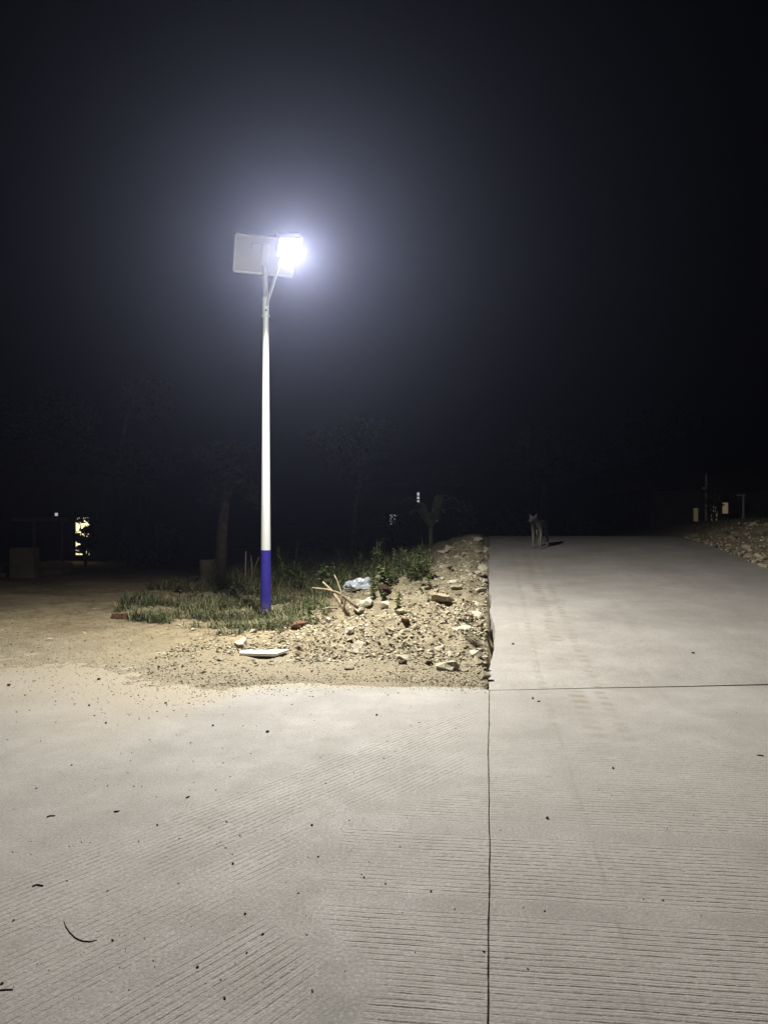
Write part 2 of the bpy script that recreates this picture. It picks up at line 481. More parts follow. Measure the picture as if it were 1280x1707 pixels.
def ground_z(x, y):
    s = x - AX * y
    if s <= 0.0:
        lift = smooth01(-3.3, -0.1, s)
        z = ramp_h(y) * lift
        lf = smooth01(-1.0, -2.4, x)
        yb = interp(BTAB, x) + (0.10 + 0.45 * lf) * fnoise(x, y, 2.0, 5)
        k = (y - yb) * (0.11 - 0.085 * lf) + 0.016 * lf * fnoise(x, y, 8.0, 3)
        shelf = min(0.035, max(-0.10, k))
        n1 = fnoise(x, y, 0.8, 3) * 0.05
        rub = smooth01(-3.0, -1.2, s) * smooth01(6.9, 8.2, y)
        n2 = fnoise(x, y, 2.6, 5) * (0.014 + 0.09 * rub)
        n3 = fnoise(x, y, 9.0, 4) * (0.006 + 0.022 * rub)
        n3 += (0.35 - abs(noise.noise(Vector((x * 4.3, y * 4.3, 1.7))))) * 0.11 * rub
        amt = smooth01(-0.02, 0.06, shelf + 0.02)
        edge = -0.10 * smooth01(-0.35, -0.02, s) * smooth01(7.0, 8.0, y)
        return z + shelf + (n1 * smooth01(6.5, 9.5, y) + n2 + n3) * amt + edge
    if s < ROADW:
        return ramp_h(y) - 0.22
    b = s - ROADW
    h = ramp_h(y)
    if y > 20.0: h = max(h, 0.86 - 0.02 * (y - 20.0))
    up = smooth01(0.0, 2.4, b)
    n2 = fnoise(x, y, 2.2, 5) * 0.09 * smooth01(0.0, 0.5, b)
    return h - 0.03 + 0.44 * up + n2

def px(u, v, dz=0.0, y0=1.0, y1=60.0):
    """photograph pixel -> point on the ground"""
    dx, dzv = (u - CX) / F_PX, -(v - CY) / F_PX
    lo = y0
    y = y0
    while y < y1:
        if CAM_H + dzv * y - dz <= ground_z(dx * y, y) if (dx - AX) * y <= 0 or (dx - AX) * y >= ROADW else CAM_H + dzv * y - dz <= ramp_h(y):
            break
        y += 0.02 + 0.002 * y
    return Vector((dx * y, y, CAM_H + dzv * y))

def at(u, v, y):
    return Vector(((u - CX) / F_PX * y, y, CAM_H - (v - CY) / F_PX * y))

def lines(spec):
    out = []
    for a, b, d in spec:
        n = max(1, round((b - a) / d))
        out += [a + (b - a) * i / n for i in range(n)]
    out.append(spec[-1][1])
    return out

# ------------------------------------------------------------------ the setting
xs = lines([(-68, -40, 7), (-40, -12, 2.0), (-12, -5.5, 0.22), (-5.5, 2.8, 0.045), (2.8, 5.6, 0.25), (5.6, 9.0, 0.065), (9.0, 16, 0.35), (16, 40, 3), (40, 68, 7)])
ys = lines([(-18, 2, 4), (2, 5.8, 0.4), (5.8, 13.0, 0.045), (13.0, 21.0, 0.07), (21, 30, 0.6), (30, 60, 3), (60, 90, 10)])
gv = [(x, y, ground_z(x, y)) for y in ys for x in xs]
nx = len(xs)
gf = [(j * nx + i, j * nx + i + 1, (j + 1) * nx + i + 1, (j + 1) * nx + i) for j in range(len(ys) - 1) for i in range(nx - 1)]
tag(mesh_obj('ground', gv, gf, M['dirt'], smooth=True), 'sandy brown dirt ground around the concrete', 'ground', kind='structure')

def slab(name, label, mat, rows, thick=0.2):
    """rows of (left point, right point) from near to far -> solid slab with thickness"""
    mb_v, mb_f = [], []
    n = len(rows)
    w = len(rows[0])
    for r in rows: mb_v += [Vector(p) for p in r]
    for j in range(n - 1):
        for i in range(w - 1):
            mb_f.append((j * w + i, j * w + i + 1, (j + 1) * w + i + 1, (j + 1) * w + i))
    rim = [i for i in range(w)] + [j * w + w - 1 for j in range(1, n)] + [(n - 1) * w + i for i in reversed(range(w - 1))] + [j * w for j in reversed(range(1, n - 1))]
    b0 = len(mb_v)
    mb_v += [mb_v[i] - Vector((0, 0, thick)) for i in rim]
    for k in range(len(rim)):
        k2 = (k + 1) % len(rim)
        mb_f.append((rim[k2], rim[k], b0 + k, b0 + k2))
    return tag(mesh_obj(name, mb_v, mb_f, mat), label, 'concrete slab', kind='structure')

def joint_x(y):      # the saw-cut running away from the camera, slightly wandering
    return AX * y + 0.003 * math.sin(y * 2.3) + 0.0012 * math.sin(y * 5.9 + 1) + 0.0008 * math.sin(y * 13.0)
GAP = 0.0036
def yy(a, b, d): return lines([(a, b, d)])
def joint_y(x):      # the joint running across the road
    return 6.47 + (x - 0.9) * 0.078 + 0.006 * math.sin(x * 4.1)
# left slab
rows = []
for y in yy(-3.0, 9.2, 0.035):
    xr = (joint_x(y) if y < 6.44 else joint_x(6.44) + 0.004 * (y - 6.44)) - GAP * (0.8 + 1.1 * max(0.0, noise.noise(Vector((y * 7.0, 2.2, 0)))) + 0.8 * max(0.0, noise.noise(Vector((y * 23.0, 7.2, 0)))))
    if y > 6.5: xr = AX * 6.5 - 0.05
    rows.append([(-14, y, 0), (-6, y, 0), (-2, y, 0), (xr - 0.3, y, 0), (xr, y, 0)])
slab('left_concrete_slab', 'broad concrete slab with diagonal broom strokes left of the joint', M['left'], rows)
# near right slab
rows = []
ny = 260
xw = [0, 0.3, 0.8, 1.6, 2.4, 3.2, 4.0, ROADW]
for j in range(ny + 1):
    t = j / ny
    row = []
    for k, w in enumerate(xw):
        y = -3.0 + (joint_y(AX * 6.4 + w) - 0.008 + 3.0) * t
        x = (joint_x(y) + GAP * (0.7 + 1.1 * max(0.0, noise.noise(Vector((y * 8.0, 12.2, 0)))) + 0.8 * max(0.0, noise.noise(Vector((y * 21.0, 17.2, 0)))))) if k == 0 else AX * y + w
        row.append((x, y, 0))
    rows.append(row)
slab('near_concrete_slab', 'concrete slab with cross broom strokes right of the joint', M['near'], rows)
# ramp
rows = []
ylist = yy(0.0, 1.0, 1 / 170)
for t in ylist:
    row = []
    for k, w in enumerate([0, 0.25, 0.8, 1.6, 2.4, 3.2, 4.0, ROADW - 0.2, ROADW]):
        ya = joint_y(AX * 6.4 + w) + 0.008
        y = ya + (34.0 - ya) * t ** 1.5
        e = 0.0
        if k == 0:
            e = 0.05 * noise.noise(Vector((y * 0.9, 5.1, 0))) + 0.018 * noise.noise(Vector((y * 4.2, 1.1, 0)))
            e += 0.16 * smooth01(8.6, 7.6, y) * 0 + 0.075 * math.exp(-((y - 8.6) / 1.0) ** 2) - 0.0
        if k == 8:
            e = 0.05 * noise.noise(Vector((y * 1.3, 9.1, 0))) + 0.25 * smooth01(17, 22, y)
        z = ramp_h(max(y, 6.5))
        row.append((AX * y + w + e, y, z))
    rows.append(row)
slab('ramp_concrete_slab', 'concrete road ramp rising to a crest beyond the cross joint', M['ramp'], rows, 0.24)

# packed dirt in the joints
fv = []; ff = []
fy = yy(-2.9, 6.44, 0.1)
for y in fy: fv += [(joint_x(y) - 0.03, y, -0.009), (joint_x(y) + 0.03, y, -0.009)]
ff = [(2 * k, 2 * k + 1, 2 * k + 3, 2 * k + 2) for k in range(len(fy) - 1)]
b0 = len(fv); fx = yy(0.93, 5.6, 0.1)
for x in fx: fv += [(x, joint_y(x) - 0.05, -0.012), (x, joint_y(x) + 0.05, -0.012)]
ff += [(b0 + 2 * k, b0 + 2 * k + 2, b0 + 2 * k + 3, b0 + 2 * k + 1) for k in range(len(fx) - 1)]
tag(mesh_obj('joint_filler', fv, ff, M['dark_twig']), 'dark dirt packed into the slab joints', 'joint', kind='structure')

# ------------------------------------------------------------------ the solar street lamp
LAMP = Vector((-1.629, 10.6, 0.0))
gz = ground_z(LAMP.x, LAMP.y)
lamp = empty('street_lamp', (LAMP.x, LAMP.y, gz))
tag(lamp, 'lit solar street lamp on a tall white pole with blue foot', 'street lamp')
def L(p): return Vector(p) - Vector((LAMP.x, LAMP.y, gz))
ZB = 0.975
mb = MB(); mb.tube([L((LAMP.x, LAMP.y, z)) for z in (ZB, 2.0, 3.2, 4.24)], [0.0665, 0.058, 0.048, 0.0385], 28, False)
mb.build('pole_shaft', M['white_paint'], lamp, True)
mb = MB(); mb.tube([L((LAMP.x, LAMP.y, z)) for z in (gz - 0.05, 0.5, ZB)], [0.0765, 0.0725, 0.0683], 28, False)
mb.build('painted_pole_foot', M['blue_paint'], lamp, True)
mb = MB(); mb.box((0, 0, -0.02), (0.24, 0.24, 0.018)); fl = mb.build('base_flange', M['blue_paint'], lamp, bevel=0.003)
for sx in (-1, 1):
    for sy in (-1, 1):
        mb = MB(); mb.tube([(sx * 0.1, sy * 0.1, -0.03), (sx * 0.1, sy * 0.1, 0.005)], 0.012, 6)
        mb.build('anchor_bolt', M['steel'], fl)
# sleeve with clamp bolt
mb = MB(); mb.tube([L((LAMP.x, LAMP.y, z)) for z in (4.20, 4.46)], [0.046, 0.044], 24)
mb.tube([L((LAMP.x, LAMP.y, z)) for z in (4.19, 4.215)], [0.052, 0.052], 24)
sl = mb.build('bracket_sleeve', M['white_paint'], lamp, False)
mb = MB(); mb.tube([L((LAMP.x + 0.01, LAMP.y - 0.035, 4.27)), L((LAMP.x + 0.012, LAMP.y - 0.062, 4.27))], 0.014, 6)
mb.build('clamp_bolt', M['void'], sl)
mb = MB(); mb.tube([L((LAMP.x, LAMP.y, 4.44)), L((LAMP.x - 0.004, LAMP.y, 4.70)), L((LAMP.x - 0.01, LAMP.y - 0.10, 4.94))], [0.034, 0.032, 0.030], 16)
mb.build('panel_arm', M['white_paint'], lamp, True)
LC = at(482, 410, 9.2)      # lamp head centre
mb = MB(); mb.tube([L((LAMP.x + 0.02, LAMP.y - 0.03, 4.34)), L((LAMP.x + 0.05, LAMP.y - 0.06, 4.44)), L(at(457, 468, 10.1)), L(at(467, 437, 9.65)), L(at(477, 417, 9.32))], 0.019, 12)
mb.build('lamp_arm', M['white_paint'], lamp, True)
# panel, underside towards the camera
U = Vector((math.cos(R(18)), math.sin(R(18)), 0))
Vv = Vector((0.31 * 0.33, -0.95 * 0.33, 0.0)) * 0.85 + Vector((0, 0, 0.41))
PL = Vv.length; Vn = Vv.normalized(); N = U.cross(Vn).normalized()       # N points to the camera and down
if N.y > 0: N = -N
B0 = Vector((-2.05, 10.47, 4.787))
PW = 0.81
rotp = Matrix((U, Vn, N)).transposed()
ctr = B0 + U * PW / 2 + Vv / 2
mb = MB(); mb.box(L(ctr), (PW, PL, 0.012), rotp)
pan = mb.build('solar_panel', M['backsheet'], lamp)
mb = MB(); mb.box(L(ctr - N * 0.009), (PW - 0.05, PL - 0.05, 0.004), rotp); mb.build('cell_sheet', M['cells'], pan)
mb = MB()
for k, (c_, sz) in enumerate((((0, -PL / 2), (PW, 0.022, 0.04)), ((0, PL / 2), (PW, 0.022, 0.04)), ((-PW / 2, 0), (0.022, PL - 0.024, 0.039)), ((PW / 2, 0), (0.022, PL - 0.024, 0.039)))):
    mb.box(L(ctr + U * c_[0] + Vn * c_[1] + N * 0.008), sz, rotp)
mb.build('panel_frame', M['alu'], pan, bevel=0.002)
mb = MB(); mb.box(L(ctr + U * 0.0 + Vn * 0.02 + N * 0.025), (0.10, 0.28, 0.035), rotp); mb.build('mounting_rail', M['alu'], pan, bevel=0.003)
mb = MB(); mb.box(L(ctr + U * -0.14 + Vn * 0.12 + N * 0.02), (0.11, 0.07, 0.028), rotp); mb.build('junction_box', M['backsheet'], pan, bevel=0.004)
# lamp head: faces forward and down
LN = Vector((0.34, -0.47, -0.815)).normalized()
LU = (U - LN * U.dot(LN)).normalized(); LV = LN.cross(LU).normalized()
if LV.z < 0: LV = -LV
rotl = Matrix((LU, LV, LN)).transposed()
if rotl.determinant() < 0: rotl = Matrix((LU, LV, -LN)).transposed()
HW, HH = 0.285, 0.255
mb = MB(); mb.box(L(LC - LN * 0.045), (HW, HH, 0.07), rotl)
head = mb.build('lamp_head', M['housing'], lamp, bevel=0.012)
mb = MB()
for k in range(7):
    mb.box(L(LC - LN * 0.095 + LU * (k - 3) * 0.045), (0.008, HH * 0.8, 0.035), rotl)
mb.build('cooling_fins', M['housing'], head)
mb = MB()
for c_, sz in (((0, -HH / 2 + 0.012), (HW, 0.022, 0.03)), ((0, HH / 2 - 0.012), (HW, 0.022, 0.03)), ((-HW / 2 + 0.012, 0), (0.022, HH - 0.048, 0.029)), ((HW / 2 - 0.012, 0), (0.022, HH - 0.048, 0.029))):
    mb.box(L(LC + LU * c_[0] + LV * c_[1] + LN * 0.004), sz, rotl)
mb.build('lens_bezel', M['alu'], head, bevel=0.004)
mb = MB(); mb.box(L(LC + LN * 0.001), (HW - 0.05, HH - 0.05, 0.014), rotl)
mb.build('lens', M['lens'], head, bevel=0.004)
# the light it throws, with the wide spread of a street-lamp lens
ld = bpy.data.lights.new('lamp_beam', 'POINT')
ld.energy = 4250.0
ld.color = (1.0, 0.985, 0.92)
ld.shadow_soft_size = 0.10
ld.use_nodes = True
lt = ld.node_tree
em = [n for n in lt.nodes if n.type == 'EMISSION'][0]
g = lt.nodes.new('ShaderNodeNewGeometry')
def lm(op, a, b=0.0, clamp=False):
    x = lt.nodes.new('ShaderNodeMath'); x.operation = op; x.use_clamp = clamp
    for i, k in enumerate((a, b)):
        if isinstance(k, bpy.types.NodeSocket): lt.links.new(k, x.inputs[i])
        else: x.inputs[i].default_value = k
    return x.outputs[0]
def ldot(d):
    x = lt.nodes.new('ShaderNodeVectorMath'); x.operation = 'DOT_PRODUCT'
    lt.links.new(g.outputs['Incoming'], x.inputs[0]); x.inputs[1].default_value = d
    return x.outputs['Value']
face = lm('POWER', lm('MULTIPLY_ADD', ldot(tuple(LN)), 0.79, True), 1.2)
face = lm('MAXIMUM', face, 0.013)
face.node.inputs[0].links[0].from_node.inputs[0].links[0].from_node.inputs[2].default_value = 0.21
nad = ldot((0, 0, -1))
wide = lm('POWER', lm('MAXIMUM', nad, 0.30), -0.55)
lt.links.new(lm('MULTIPLY', face, wide), em.inputs['Strength'])
lo = bpy.data.objects.new('lamp_beam', ld)
lo.location = L(LC + LN * 0.13)
col.objects.link(lo); lo.parent = head

# ------------------------------------------------------------------ stones and rubble
rng = random.Random(11)
def hull_mesh(name, npts, seed, squash=(1, 1, 1), mat=None):
    r = random.Random(seed)
    bm = bmesh.new()
    for _ in range(npts):
        p = Vector((r.gauss(0, 1), r.gauss(0, 1), r.gauss(0, 1))).normalized() * r.uniform(0.75, 1.05)
        bm.verts.new((p.x * squash[0], p.y * squash[1], p.z * squash[2]))
    res = bmesh.ops.convex_hull(bm, input=bm.verts)
    bmesh.ops.delete(bm, geom=[g_ for g_ in res['geom_interior'] if isinstance(g_, bmesh.types.BMVert)], context='VERTS')
    me = bpy.data.meshes.new(name)
    bm.to_mesh(me); bm.free()
    if mat: me.materials.append(mat)
    return me

def rough_rock(name, seed, squash, mat, cuts=1, amp=0.12):
    me = hull_mesh(name, 15, seed, squash, mat)
    bm = bmesh.new(); bm.from_mesh(me)
    bmesh.ops.subdivide_edges(bm, edges=bm.edges, cuts=cuts, use_grid_fill=True)
    for v in bm.verts:
        n_ = noise.noise_vector(v.co * 2.3 + Vector((seed, 0, 0)))
        v.co += n_ * amp
    bm.to_mesh(me); bm.free()
    return me

def put(name, me, loc, size, rot=None, label=None, cat=None, group=None):
    o = bpy.data.objects.new(name, me)
    o.location = loc
    o.scale = (size,) * 3 if not hasattr(size, '__len__') else size
    o.rotation_euler = rot if rot else (rng.uniform(-0.35, 0.35), rng.uniform(-0.35, 0.35), rng.uniform(0, 6.28))
    col.objects.link(o)
    tag(o, label, cat, group)
    return o

rocks = [rough_rock('rubble_stone', k, (1.0, rng.uniform(0.6, 0.95), rng.uniform(0.4, 0.7)), M['stone']) for k in range(16)]
brocks = [rough_rock('bank_stone', 40 + k, (1.0, rng.uniform(0.6, 0.95), rng.uniform(0.45, 0.7)), M['bankstone']) for k in range(8)]
def on_ground(p, sink=0.0): return Vector((p.x, p.y, ground_z(p.x, p.y) - sink))

FOAM = px(440, 1096)
placed = [(FOAM.x, FOAM.y, 0.32)]
def free(x, y, r):
    for a, b, c in placed:
        if (a - x) ** 2 + (b - y) ** 2 < (0.8 * (r + c)) ** 2: return False
    placed.append((x, y, r)); return True

# stones one can name, at their places in the photograph: u, v, half-width px, label
named = [
    (497, 1046, 13, 'stone', 'brown broken lump of brick at the grass edge right of the pole', 'brick'),
    (792, 1092, 13, 'rubble_stone', 'pale block stone against the ramp edge above the white chips', None),
    (775, 1118, 8, 'rubble_stone', 'small white stone chip on the bare dirt near the slab corner', None),
    (808, 1127, 13, 'rubble_stone', 'flat grey stone lying nearest the corner where the slabs meet', None),
    (808, 1112, 9, 'rubble_stone', 'white stone chip leaning on the ramp edge near the slab corner', None),
    (735, 1001, 20, 'rubble_stone', 'pale tilted slab of limestone high on the rubble bank', None),
    (584, 1053, 15, 'rubble_stone', 'long cream stone with a shaded underside below the dead branches', None),
    (676, 1040, 11, 'rubble_stone', 'round brown clod beside the half buried stick', None),
    (672, 1106, 8, 'rubble_stone', 'dark brown clod on the dirt, left of two alike', None),
    (715, 1107, 8, 'rubble_stone', 'dark brown clod on the dirt, right of two alike', None),
    (790, 1068, 20, 'rubble_stone', 'large greenish grey boulder half sunk beside the ramp edge', None),
    (800, 985, 14, 'rubble_stone', 'pale rounded boulder close to the upper ramp edge', None),
    (818, 1031, 7, 'rubble_stone', 'dark narrow stone standing against the ramp edge', None),
    (640, 1012, 14, 'rubble_stone', 'pale stone at the root of the dead branches, right side', None),
    (612, 1008, 15, 'rubble_stone', 'pale stone under the dead branches, left side', None),
    (598, 1022, 12, 'rubble_stone', 'low cream stone just below the dead branches', None),
    (470, 1036, 14, 'rubble_stone', 'mossy pale stone in the grass just right of the pole', None),
    (422, 1053, 9, 'rubble_stone', 'flat tan stone in the grass below the pole', None),
    (535, 990, 11, 'rubble_stone', 'pale stone among the weeds right of the pole', None),
    (497, 1081, 6, 'rubble_stone', 'small dark cube of stone right of the white foam', None),
]
for k, (u, v, hw, nm, lab, kind) in enumerate(named):
    p = px(u, v + hw * 0.25)
    r = hw / F_PX * p.y
    free(p.x, p.y, r)
    if kind == 'brick':
        me = rough_rock('brick_lump', 90, (1.0, 0.7, 0.62), M['brick'])
        o = put('brick_lump', me, on_ground(p) + Vector((0, 0, r * 0.45)), r * 1.25, (0.2, -0.35, 0.3), lab, 'brick')
        continue
    me = rocks[k % 16]
    if 'dark' in lab or 'brown' in lab:
        me = me.copy(); me.materials.clear(); me.materials.append(M['clod'] if 'dark' in lab else M['brick'])
    put('rubble_stone', me, on_ground(p) + Vector((0, 0, r * 0.25)), r * 1.1, None, lab, 'stone', 'stones in the rubble bank')

def stone_label(s_, y):
    a = 'against the ramp edge' if s_ > -0.45 else ('in the middle of the rubble bank' if s_ > -1.5 else 'on the grassy side of the rubble bank')
    b = 'near the slab corner' if y < 9.0 else ('level with the lamp pole' if y < 12.0 else 'up towards the crest')
    return 'tan stone ' + a + ', ' + b, 'stones ' + a + ', ' + b
n_rock = 0
tries = 0
while n_rock < 270 and tries < 9000:
    tries += 1
    y = 6.9 + 10.5 * rng.random() ** 1.35
    s_ = -2.6 * rng.random() ** 1.6 - 0.06
    x = s_ + AX * y
    r = 0.036 + 0.12 * rng.random() ** 2.2 + 0.02 * smooth01(-1.0, 0, s_)
    if y < 8.2 and rng.random() < 0.45 and s_ < -0.4: continue
    if y < interp(BTAB, x) + 0.3 or not free(x, y, r): continue
    lab, grp = stone_label(s_, y)
    put('rubble_stone', rocks[rng.randrange(16)], (x, y, ground_z(x, y) + r * rng.uniform(-0.15, 0.2)), r, None, lab, 'stone', grp)
    n_rock += 1
# right-hand bank
n_rock = tries = 0
while n_rock < 70 and tries < 4000:
    tries += 1
    y = rng.uniform(11.5, 19.0)
    b_ = 0.02 + 1.9 * rng.random() ** 1.5
    x = ROADW + b_ + AX * y
    if x / y * F_PX + CX > 1330: continue
    if y > 16 and rng.random() < 0.6: continue
    r = 0.05 + 0.13 * rng.random() ** 2.0
    if not free(x, y, r): continue
    lab = 'grey brown stone at the foot of the grassy bank right of the road' if b_ < 0.45 else 'grey brown stone up the slope of the bank right of the road'
    put('bank_stone', brocks[rng.randrange(8)], (x, y, ground_z(x, y) + r * 0.15), r, None, lab, 'stone', lab + 's')
    n_rock += 1

# uncountable gravel and crumbs of earth
small = []
for k in range(10):
    me = hull_mesh('crumb', 8, 200 + k, (1, 0.8, 0.6))
    small.append(([v.co.copy() for v in me.vertices], [tuple(p.vertices) for p in me.polygons]))
    bpy.data.meshes.remove(me)
def scatter(name, label, n, place, mat):
    vs, fs = [], []
    done = 0; t = 0
    while done < n and t < n * 6:
        t += 1
        q = place()
        if q is None: continue
        x, y, z, r = q
        if abs(x - FOAM.x) < 0.28 and abs(y - FOAM.y) < 0.2: continue
        sv, sf = small[rng.randrange(10)]
        b0 = len(vs)
        m = Matrix.Rotation(rng.uniform(0, 6.28), 3, 'Z') @ Matrix.Rotation(rng.uniform(-0.6, 0.6), 3, 'X')
        for v in sv:
            w = m @ v
            vs.append((x + w.x * r, y + w.y * r, z + w.z * r + r * 0.2))
        fs += [tuple(i + b0 for i in f) for f in sf]
        done += 1
    return tag(mesh_obj(name, vs, fs, mat), label, 'gravel', kind='stuff')
def p_bank():
    y = 6.6 + 10.5 * rng.random() ** 1.7
    s_ = -3.4 * rng.random() ** 1.25 - 0.03
    x = s_ + AX * y
    if y < interp(BTAB, x) + 0.02: return None
    dens = 0.25 + 0.75 * smooth01(-0.1, 0.25, fnoise(x, y, 1.1, 3)) 
    if rng.random() > dens: return None
    r = (0.005 + 0.03 * rng.random() ** 3.0) * (0.45 + 0.55 * smooth01(6.8, 8.2, y))
    return x, y, ground_z(x, y), r
scatter('rubble_gravel', 'loose gravel and crumbs of earth over the rubble bank', 23000, p_bank, M['gravel'])
def p_lump():
    y = 7.4 + 9.0 * rng.random() ** 1.5
    s_ = -2.4 * rng.random() ** 1.3 - 0.03
    x = s_ + AX * y
    if rng.random() > 0.2 + smooth01(-0.1, 0.2, fnoise(x, y, 1.1, 3)): return None
    r = 0.018 + 0.03 * rng.random() ** 1.8
    return x, y, ground_z(x, y) - r * 0.25, r
scatter('rubble_chips', 'broken stone chips half sunk in the rubble bank', 4200, p_lump, M['gravel'])
def p_dirt():
    x = rng.uniform(-6.5, 0.6); y = 6.3 + 5.0 * rng.random() ** 1.6
    if y < interp(BTAB, x) + 0.03 or x - AX * y > -0.4: return None
    return x, y, ground_z(x, y), 0.004 + 0.014 * rng.random() ** 3
scatter('dirt_gravel', 'fine gravel on the flat dirt left of the lamp', 6500, p_dirt, M['gravel'])
def p_edge():
    x = rng.uniform(-5.0, 0.85); yb = interp(BTAB, x)
    y = yb + 0.15 - abs(rng.gauss(0, 0.16 + 0.14 * smooth01(0.2, -1.0, x) + 0.5 * smooth01(-1.0, -2.4, x)))
    return x, y, max(0.0, ground_z(x, y)), 0.0025 + 0.009 * rng.random() ** 3
scatter('edge_gravel', 'fine crumbs strewn where the dirt thins out on the slab', 4600, p_edge, M['gravel'])
def p_rbank():
    y = rng.uniform(11, 20); b_ = 0.0 + 2.6 * rng.random() ** 1.4
    x = ROADW + b_ + AX * y
    return x, y, ground_z(x, y), 0.012 + 0.05 * rng.random() ** 2.5
scatter('bank_gravel', 'small stones over the bank right of the road', 2600, p_rbank, M['gravel'])
def p_slab():
    v = 1110 + 560 * rng.random() ** 2.4; u = rng.uniform(-40, 700) if rng.random() < 0.8 else rng.uniform(700, 1280)
    if u < 60 + 520 * rng.random() and v < 1330: pass
    elif rng.random() < 0.6: return None
    y = CAM_H * F_PX / (v - CY); x = (u - CX) / F_PX * y
    if x - AX * y > 0 and y > 6.3: return None
    if y > interp(BTAB, x) - 0.02: return None
    return x, y, 0.0005, 0.0025 + 0.006 * rng.random() ** 3
scatter('grit', 'scattered dark grit on the concrete', 420, p_slab, M['pebble'])

# single dark pebbles lying on the concrete
pebs = [(446, 1247, 4, 'black pebble on bare concrete below the white foam'), (628, 1216, 3, 'black pebble on concrete below the slab corner dirt'),
        (313, 1362, 4, 'elongated black pebble amid diagonal broom strokes'), (194, 1390, 4, 'black pebble left of the elongated one'),
        (262, 1415, 3, 'small black pebble between diagonal strokes and curved twig'), (149, 1187, 3, 'black pebble near the dusty left end of the slab'),
        (276, 1183, 3, 'black pebble on the dusty slab below the dirt tongue'), (177, 1221, 3, 'flat dark crumb on the dusty left part of the slab'),
        (165, 1136, 4, 'dark pebble where dirt thins out on the slab'), (15, 1148, 4, 'dark pebble at the far left on dusty concrete'),
        (388, 1482, 3, 'black pebble on the smooth swirl of concrete'), (888, 1166, 4, 'dark chip just below the cross joint'),
        (898, 1171, 3, 'pale brown chip below the cross joint beside the dark chip'), (1267, 1261, 4, 'dark chip near the right end of the near slab'),
        (912, 1366, 4, 'dark crumb on the near slab beside the long joint'), (520, 1415, 3, 'dark crumb at the end of the diagonal strokes'),
        (718, 1533, 3, 'black pebble left of the long joint'), (438, 1609, 3, 'black pebble in the lower diagonal strokes'),
        (355, 1235, 3, 'black pebble left of the one below the foam'), (1022, 1283, 4, 'brown leaf crumb on the near slab, middle right'),
        (855, 1075, 3, 'dark crumb on the ramp beside its left edge'), (1155, 1090, 3, 'dark crumb on the ramp, right half')]
pmesh = [rough_rock('pebble', 300 + k, (1.0, 0.75, 0.6), M['pebble'], 1, 0.1) for k in range(4)]
for k, (u, v, hw, lab) in enumerate(pebs):
    p = px(u, v)
    p.z = ramp_h(p.y) if p.x > AX * p.y else max(0.0, ground_z(p.x, p.y))
    r = hw / F_PX * p.y
    sc_ = (r * 1.7, r * 0.7, r * 0.6) if ('long' in lab and 'elong' in lab) or 'chip' in lab or 'leaf' in lab else (r, r, r)
    put('pebble', pmesh[k % 4], p + Vector((0, 0, sc_[2] * 0.4)), sc_, (0, 0, rng.uniform(0, 3)), lab, 'pebble', 'pebbles on the concrete')

# burnt brick and plastic bag on the bank, loose brick at the left
p = px(641, 995)
o = put('burnt_brick', rough_rock('burnt_brick', 77, (0.95, 0.8, 0.95), M['darkrock'], 2, 0.10), on_ground(p) + Vector((0, 0, 0.085)), 0.125, (0.1, 0.2, 0.4), 'dark burnt brick lump standing on the pale rubble by the weeds', 'brick')
p = px(634, 974)
put('clay_lump', rough_rock('clay_lump', 78, (1.0, 0.8, 0.7), M['stone'], 2, 0.12), on_ground(p) + Vector((0, 0, 0.05)), 0.17, (0, 0.1, 1.2), 'tan lump of clay just behind the dark burnt brick', 'clay lump')
p = px(200, 1032)
mb = MB(); mb.box((0, 0, 0.035), (0.21, 0.10, 0.07))
o = mb.build('brick', M['brick'], bevel=0.006)
o.location = on_ground(p); o.rotation_euler = (0, 0.05, 0.15)
tag(o, 'reddish brown brick lying at the left tip of the grass', 'brick')
p = px(600, 984)
bm = bmesh.new(); bmesh.ops.create_icosphere(bm, subdivisions=4, radius=1.0)
for v in bm.verts:
    c_ = v.co.copy()
    f_ = 0.75 + 0.35 * noise.noise(c_ * 1.7) + 0.25 * abs(noise.noise(c_ * 4.2)) + 0.12 * abs(noise.noise(c_ * 9.0))
    v.co = Vector((c_.x * 0.23 * f_, c_.y * 0.13 * f_, max(-0.02, c_.z * 0.13 * f_)))
me = bpy.data.meshes.new('plastic_bag'); bm.to_mesh(me); bm.free(); me.materials.append(M['plastic'])
o = bpy.data.objects.new('plastic_bag', me); o.location = on_ground(p) + Vector((0, 0, 0.04)); o.scale = (1.2, 1.1, 1.3); o.rotation_euler = (0, 0, 0.2); col.objects.link(o)
tag(o, 'crumpled pale plastic bag lying at the foot of the weeds', 'plastic bag')

# white foam slab with a torn notch in its back edge
p = px(440, 1096)
pts = [(-0.235, -0.06), (0.125, -0.10), (0.235, 0.155), (0.10, 0.115), (0.06, 0.13), (0.02, 0.085), (-0.04, 0.10), (-0.10, 0.085), (-0.16, 0.11), (-0.225, 0.09), (-0.245, 0.02)]
bm = bmesh.new()
fc = bm.faces.new([bm.verts.new((x, y, 0)) for x, y in pts])
ex = bmesh.ops.extrude_face_region(bm, geom=[fc])
for v in [g_ for g_ in ex['geom'] if isinstance(g_, bmesh.types.BMVert)]: v.co.z += 0.03
bmesh.ops.recalc_face_normals(bm, faces=bm.faces)
me = bpy.data.meshes.new('foam_board'); bm.to_mesh(me); bm.free(); me.materials.append(M['foam'])
o = bpy.data.objects.new('foam_board', me); o.location = (p.x, p.y, max(ground_z(p.x + a_, p.y + b_) for a_ in (-0.2, -0.1, 0, 0.1, 0.2) for b_ in (-0.1, 0, 0.1)) - 0.004); col.objects.link(o)
bv = o.modifiers.new('bevel', 'BEVEL'); bv.width = 0.006; bv.segments = 2
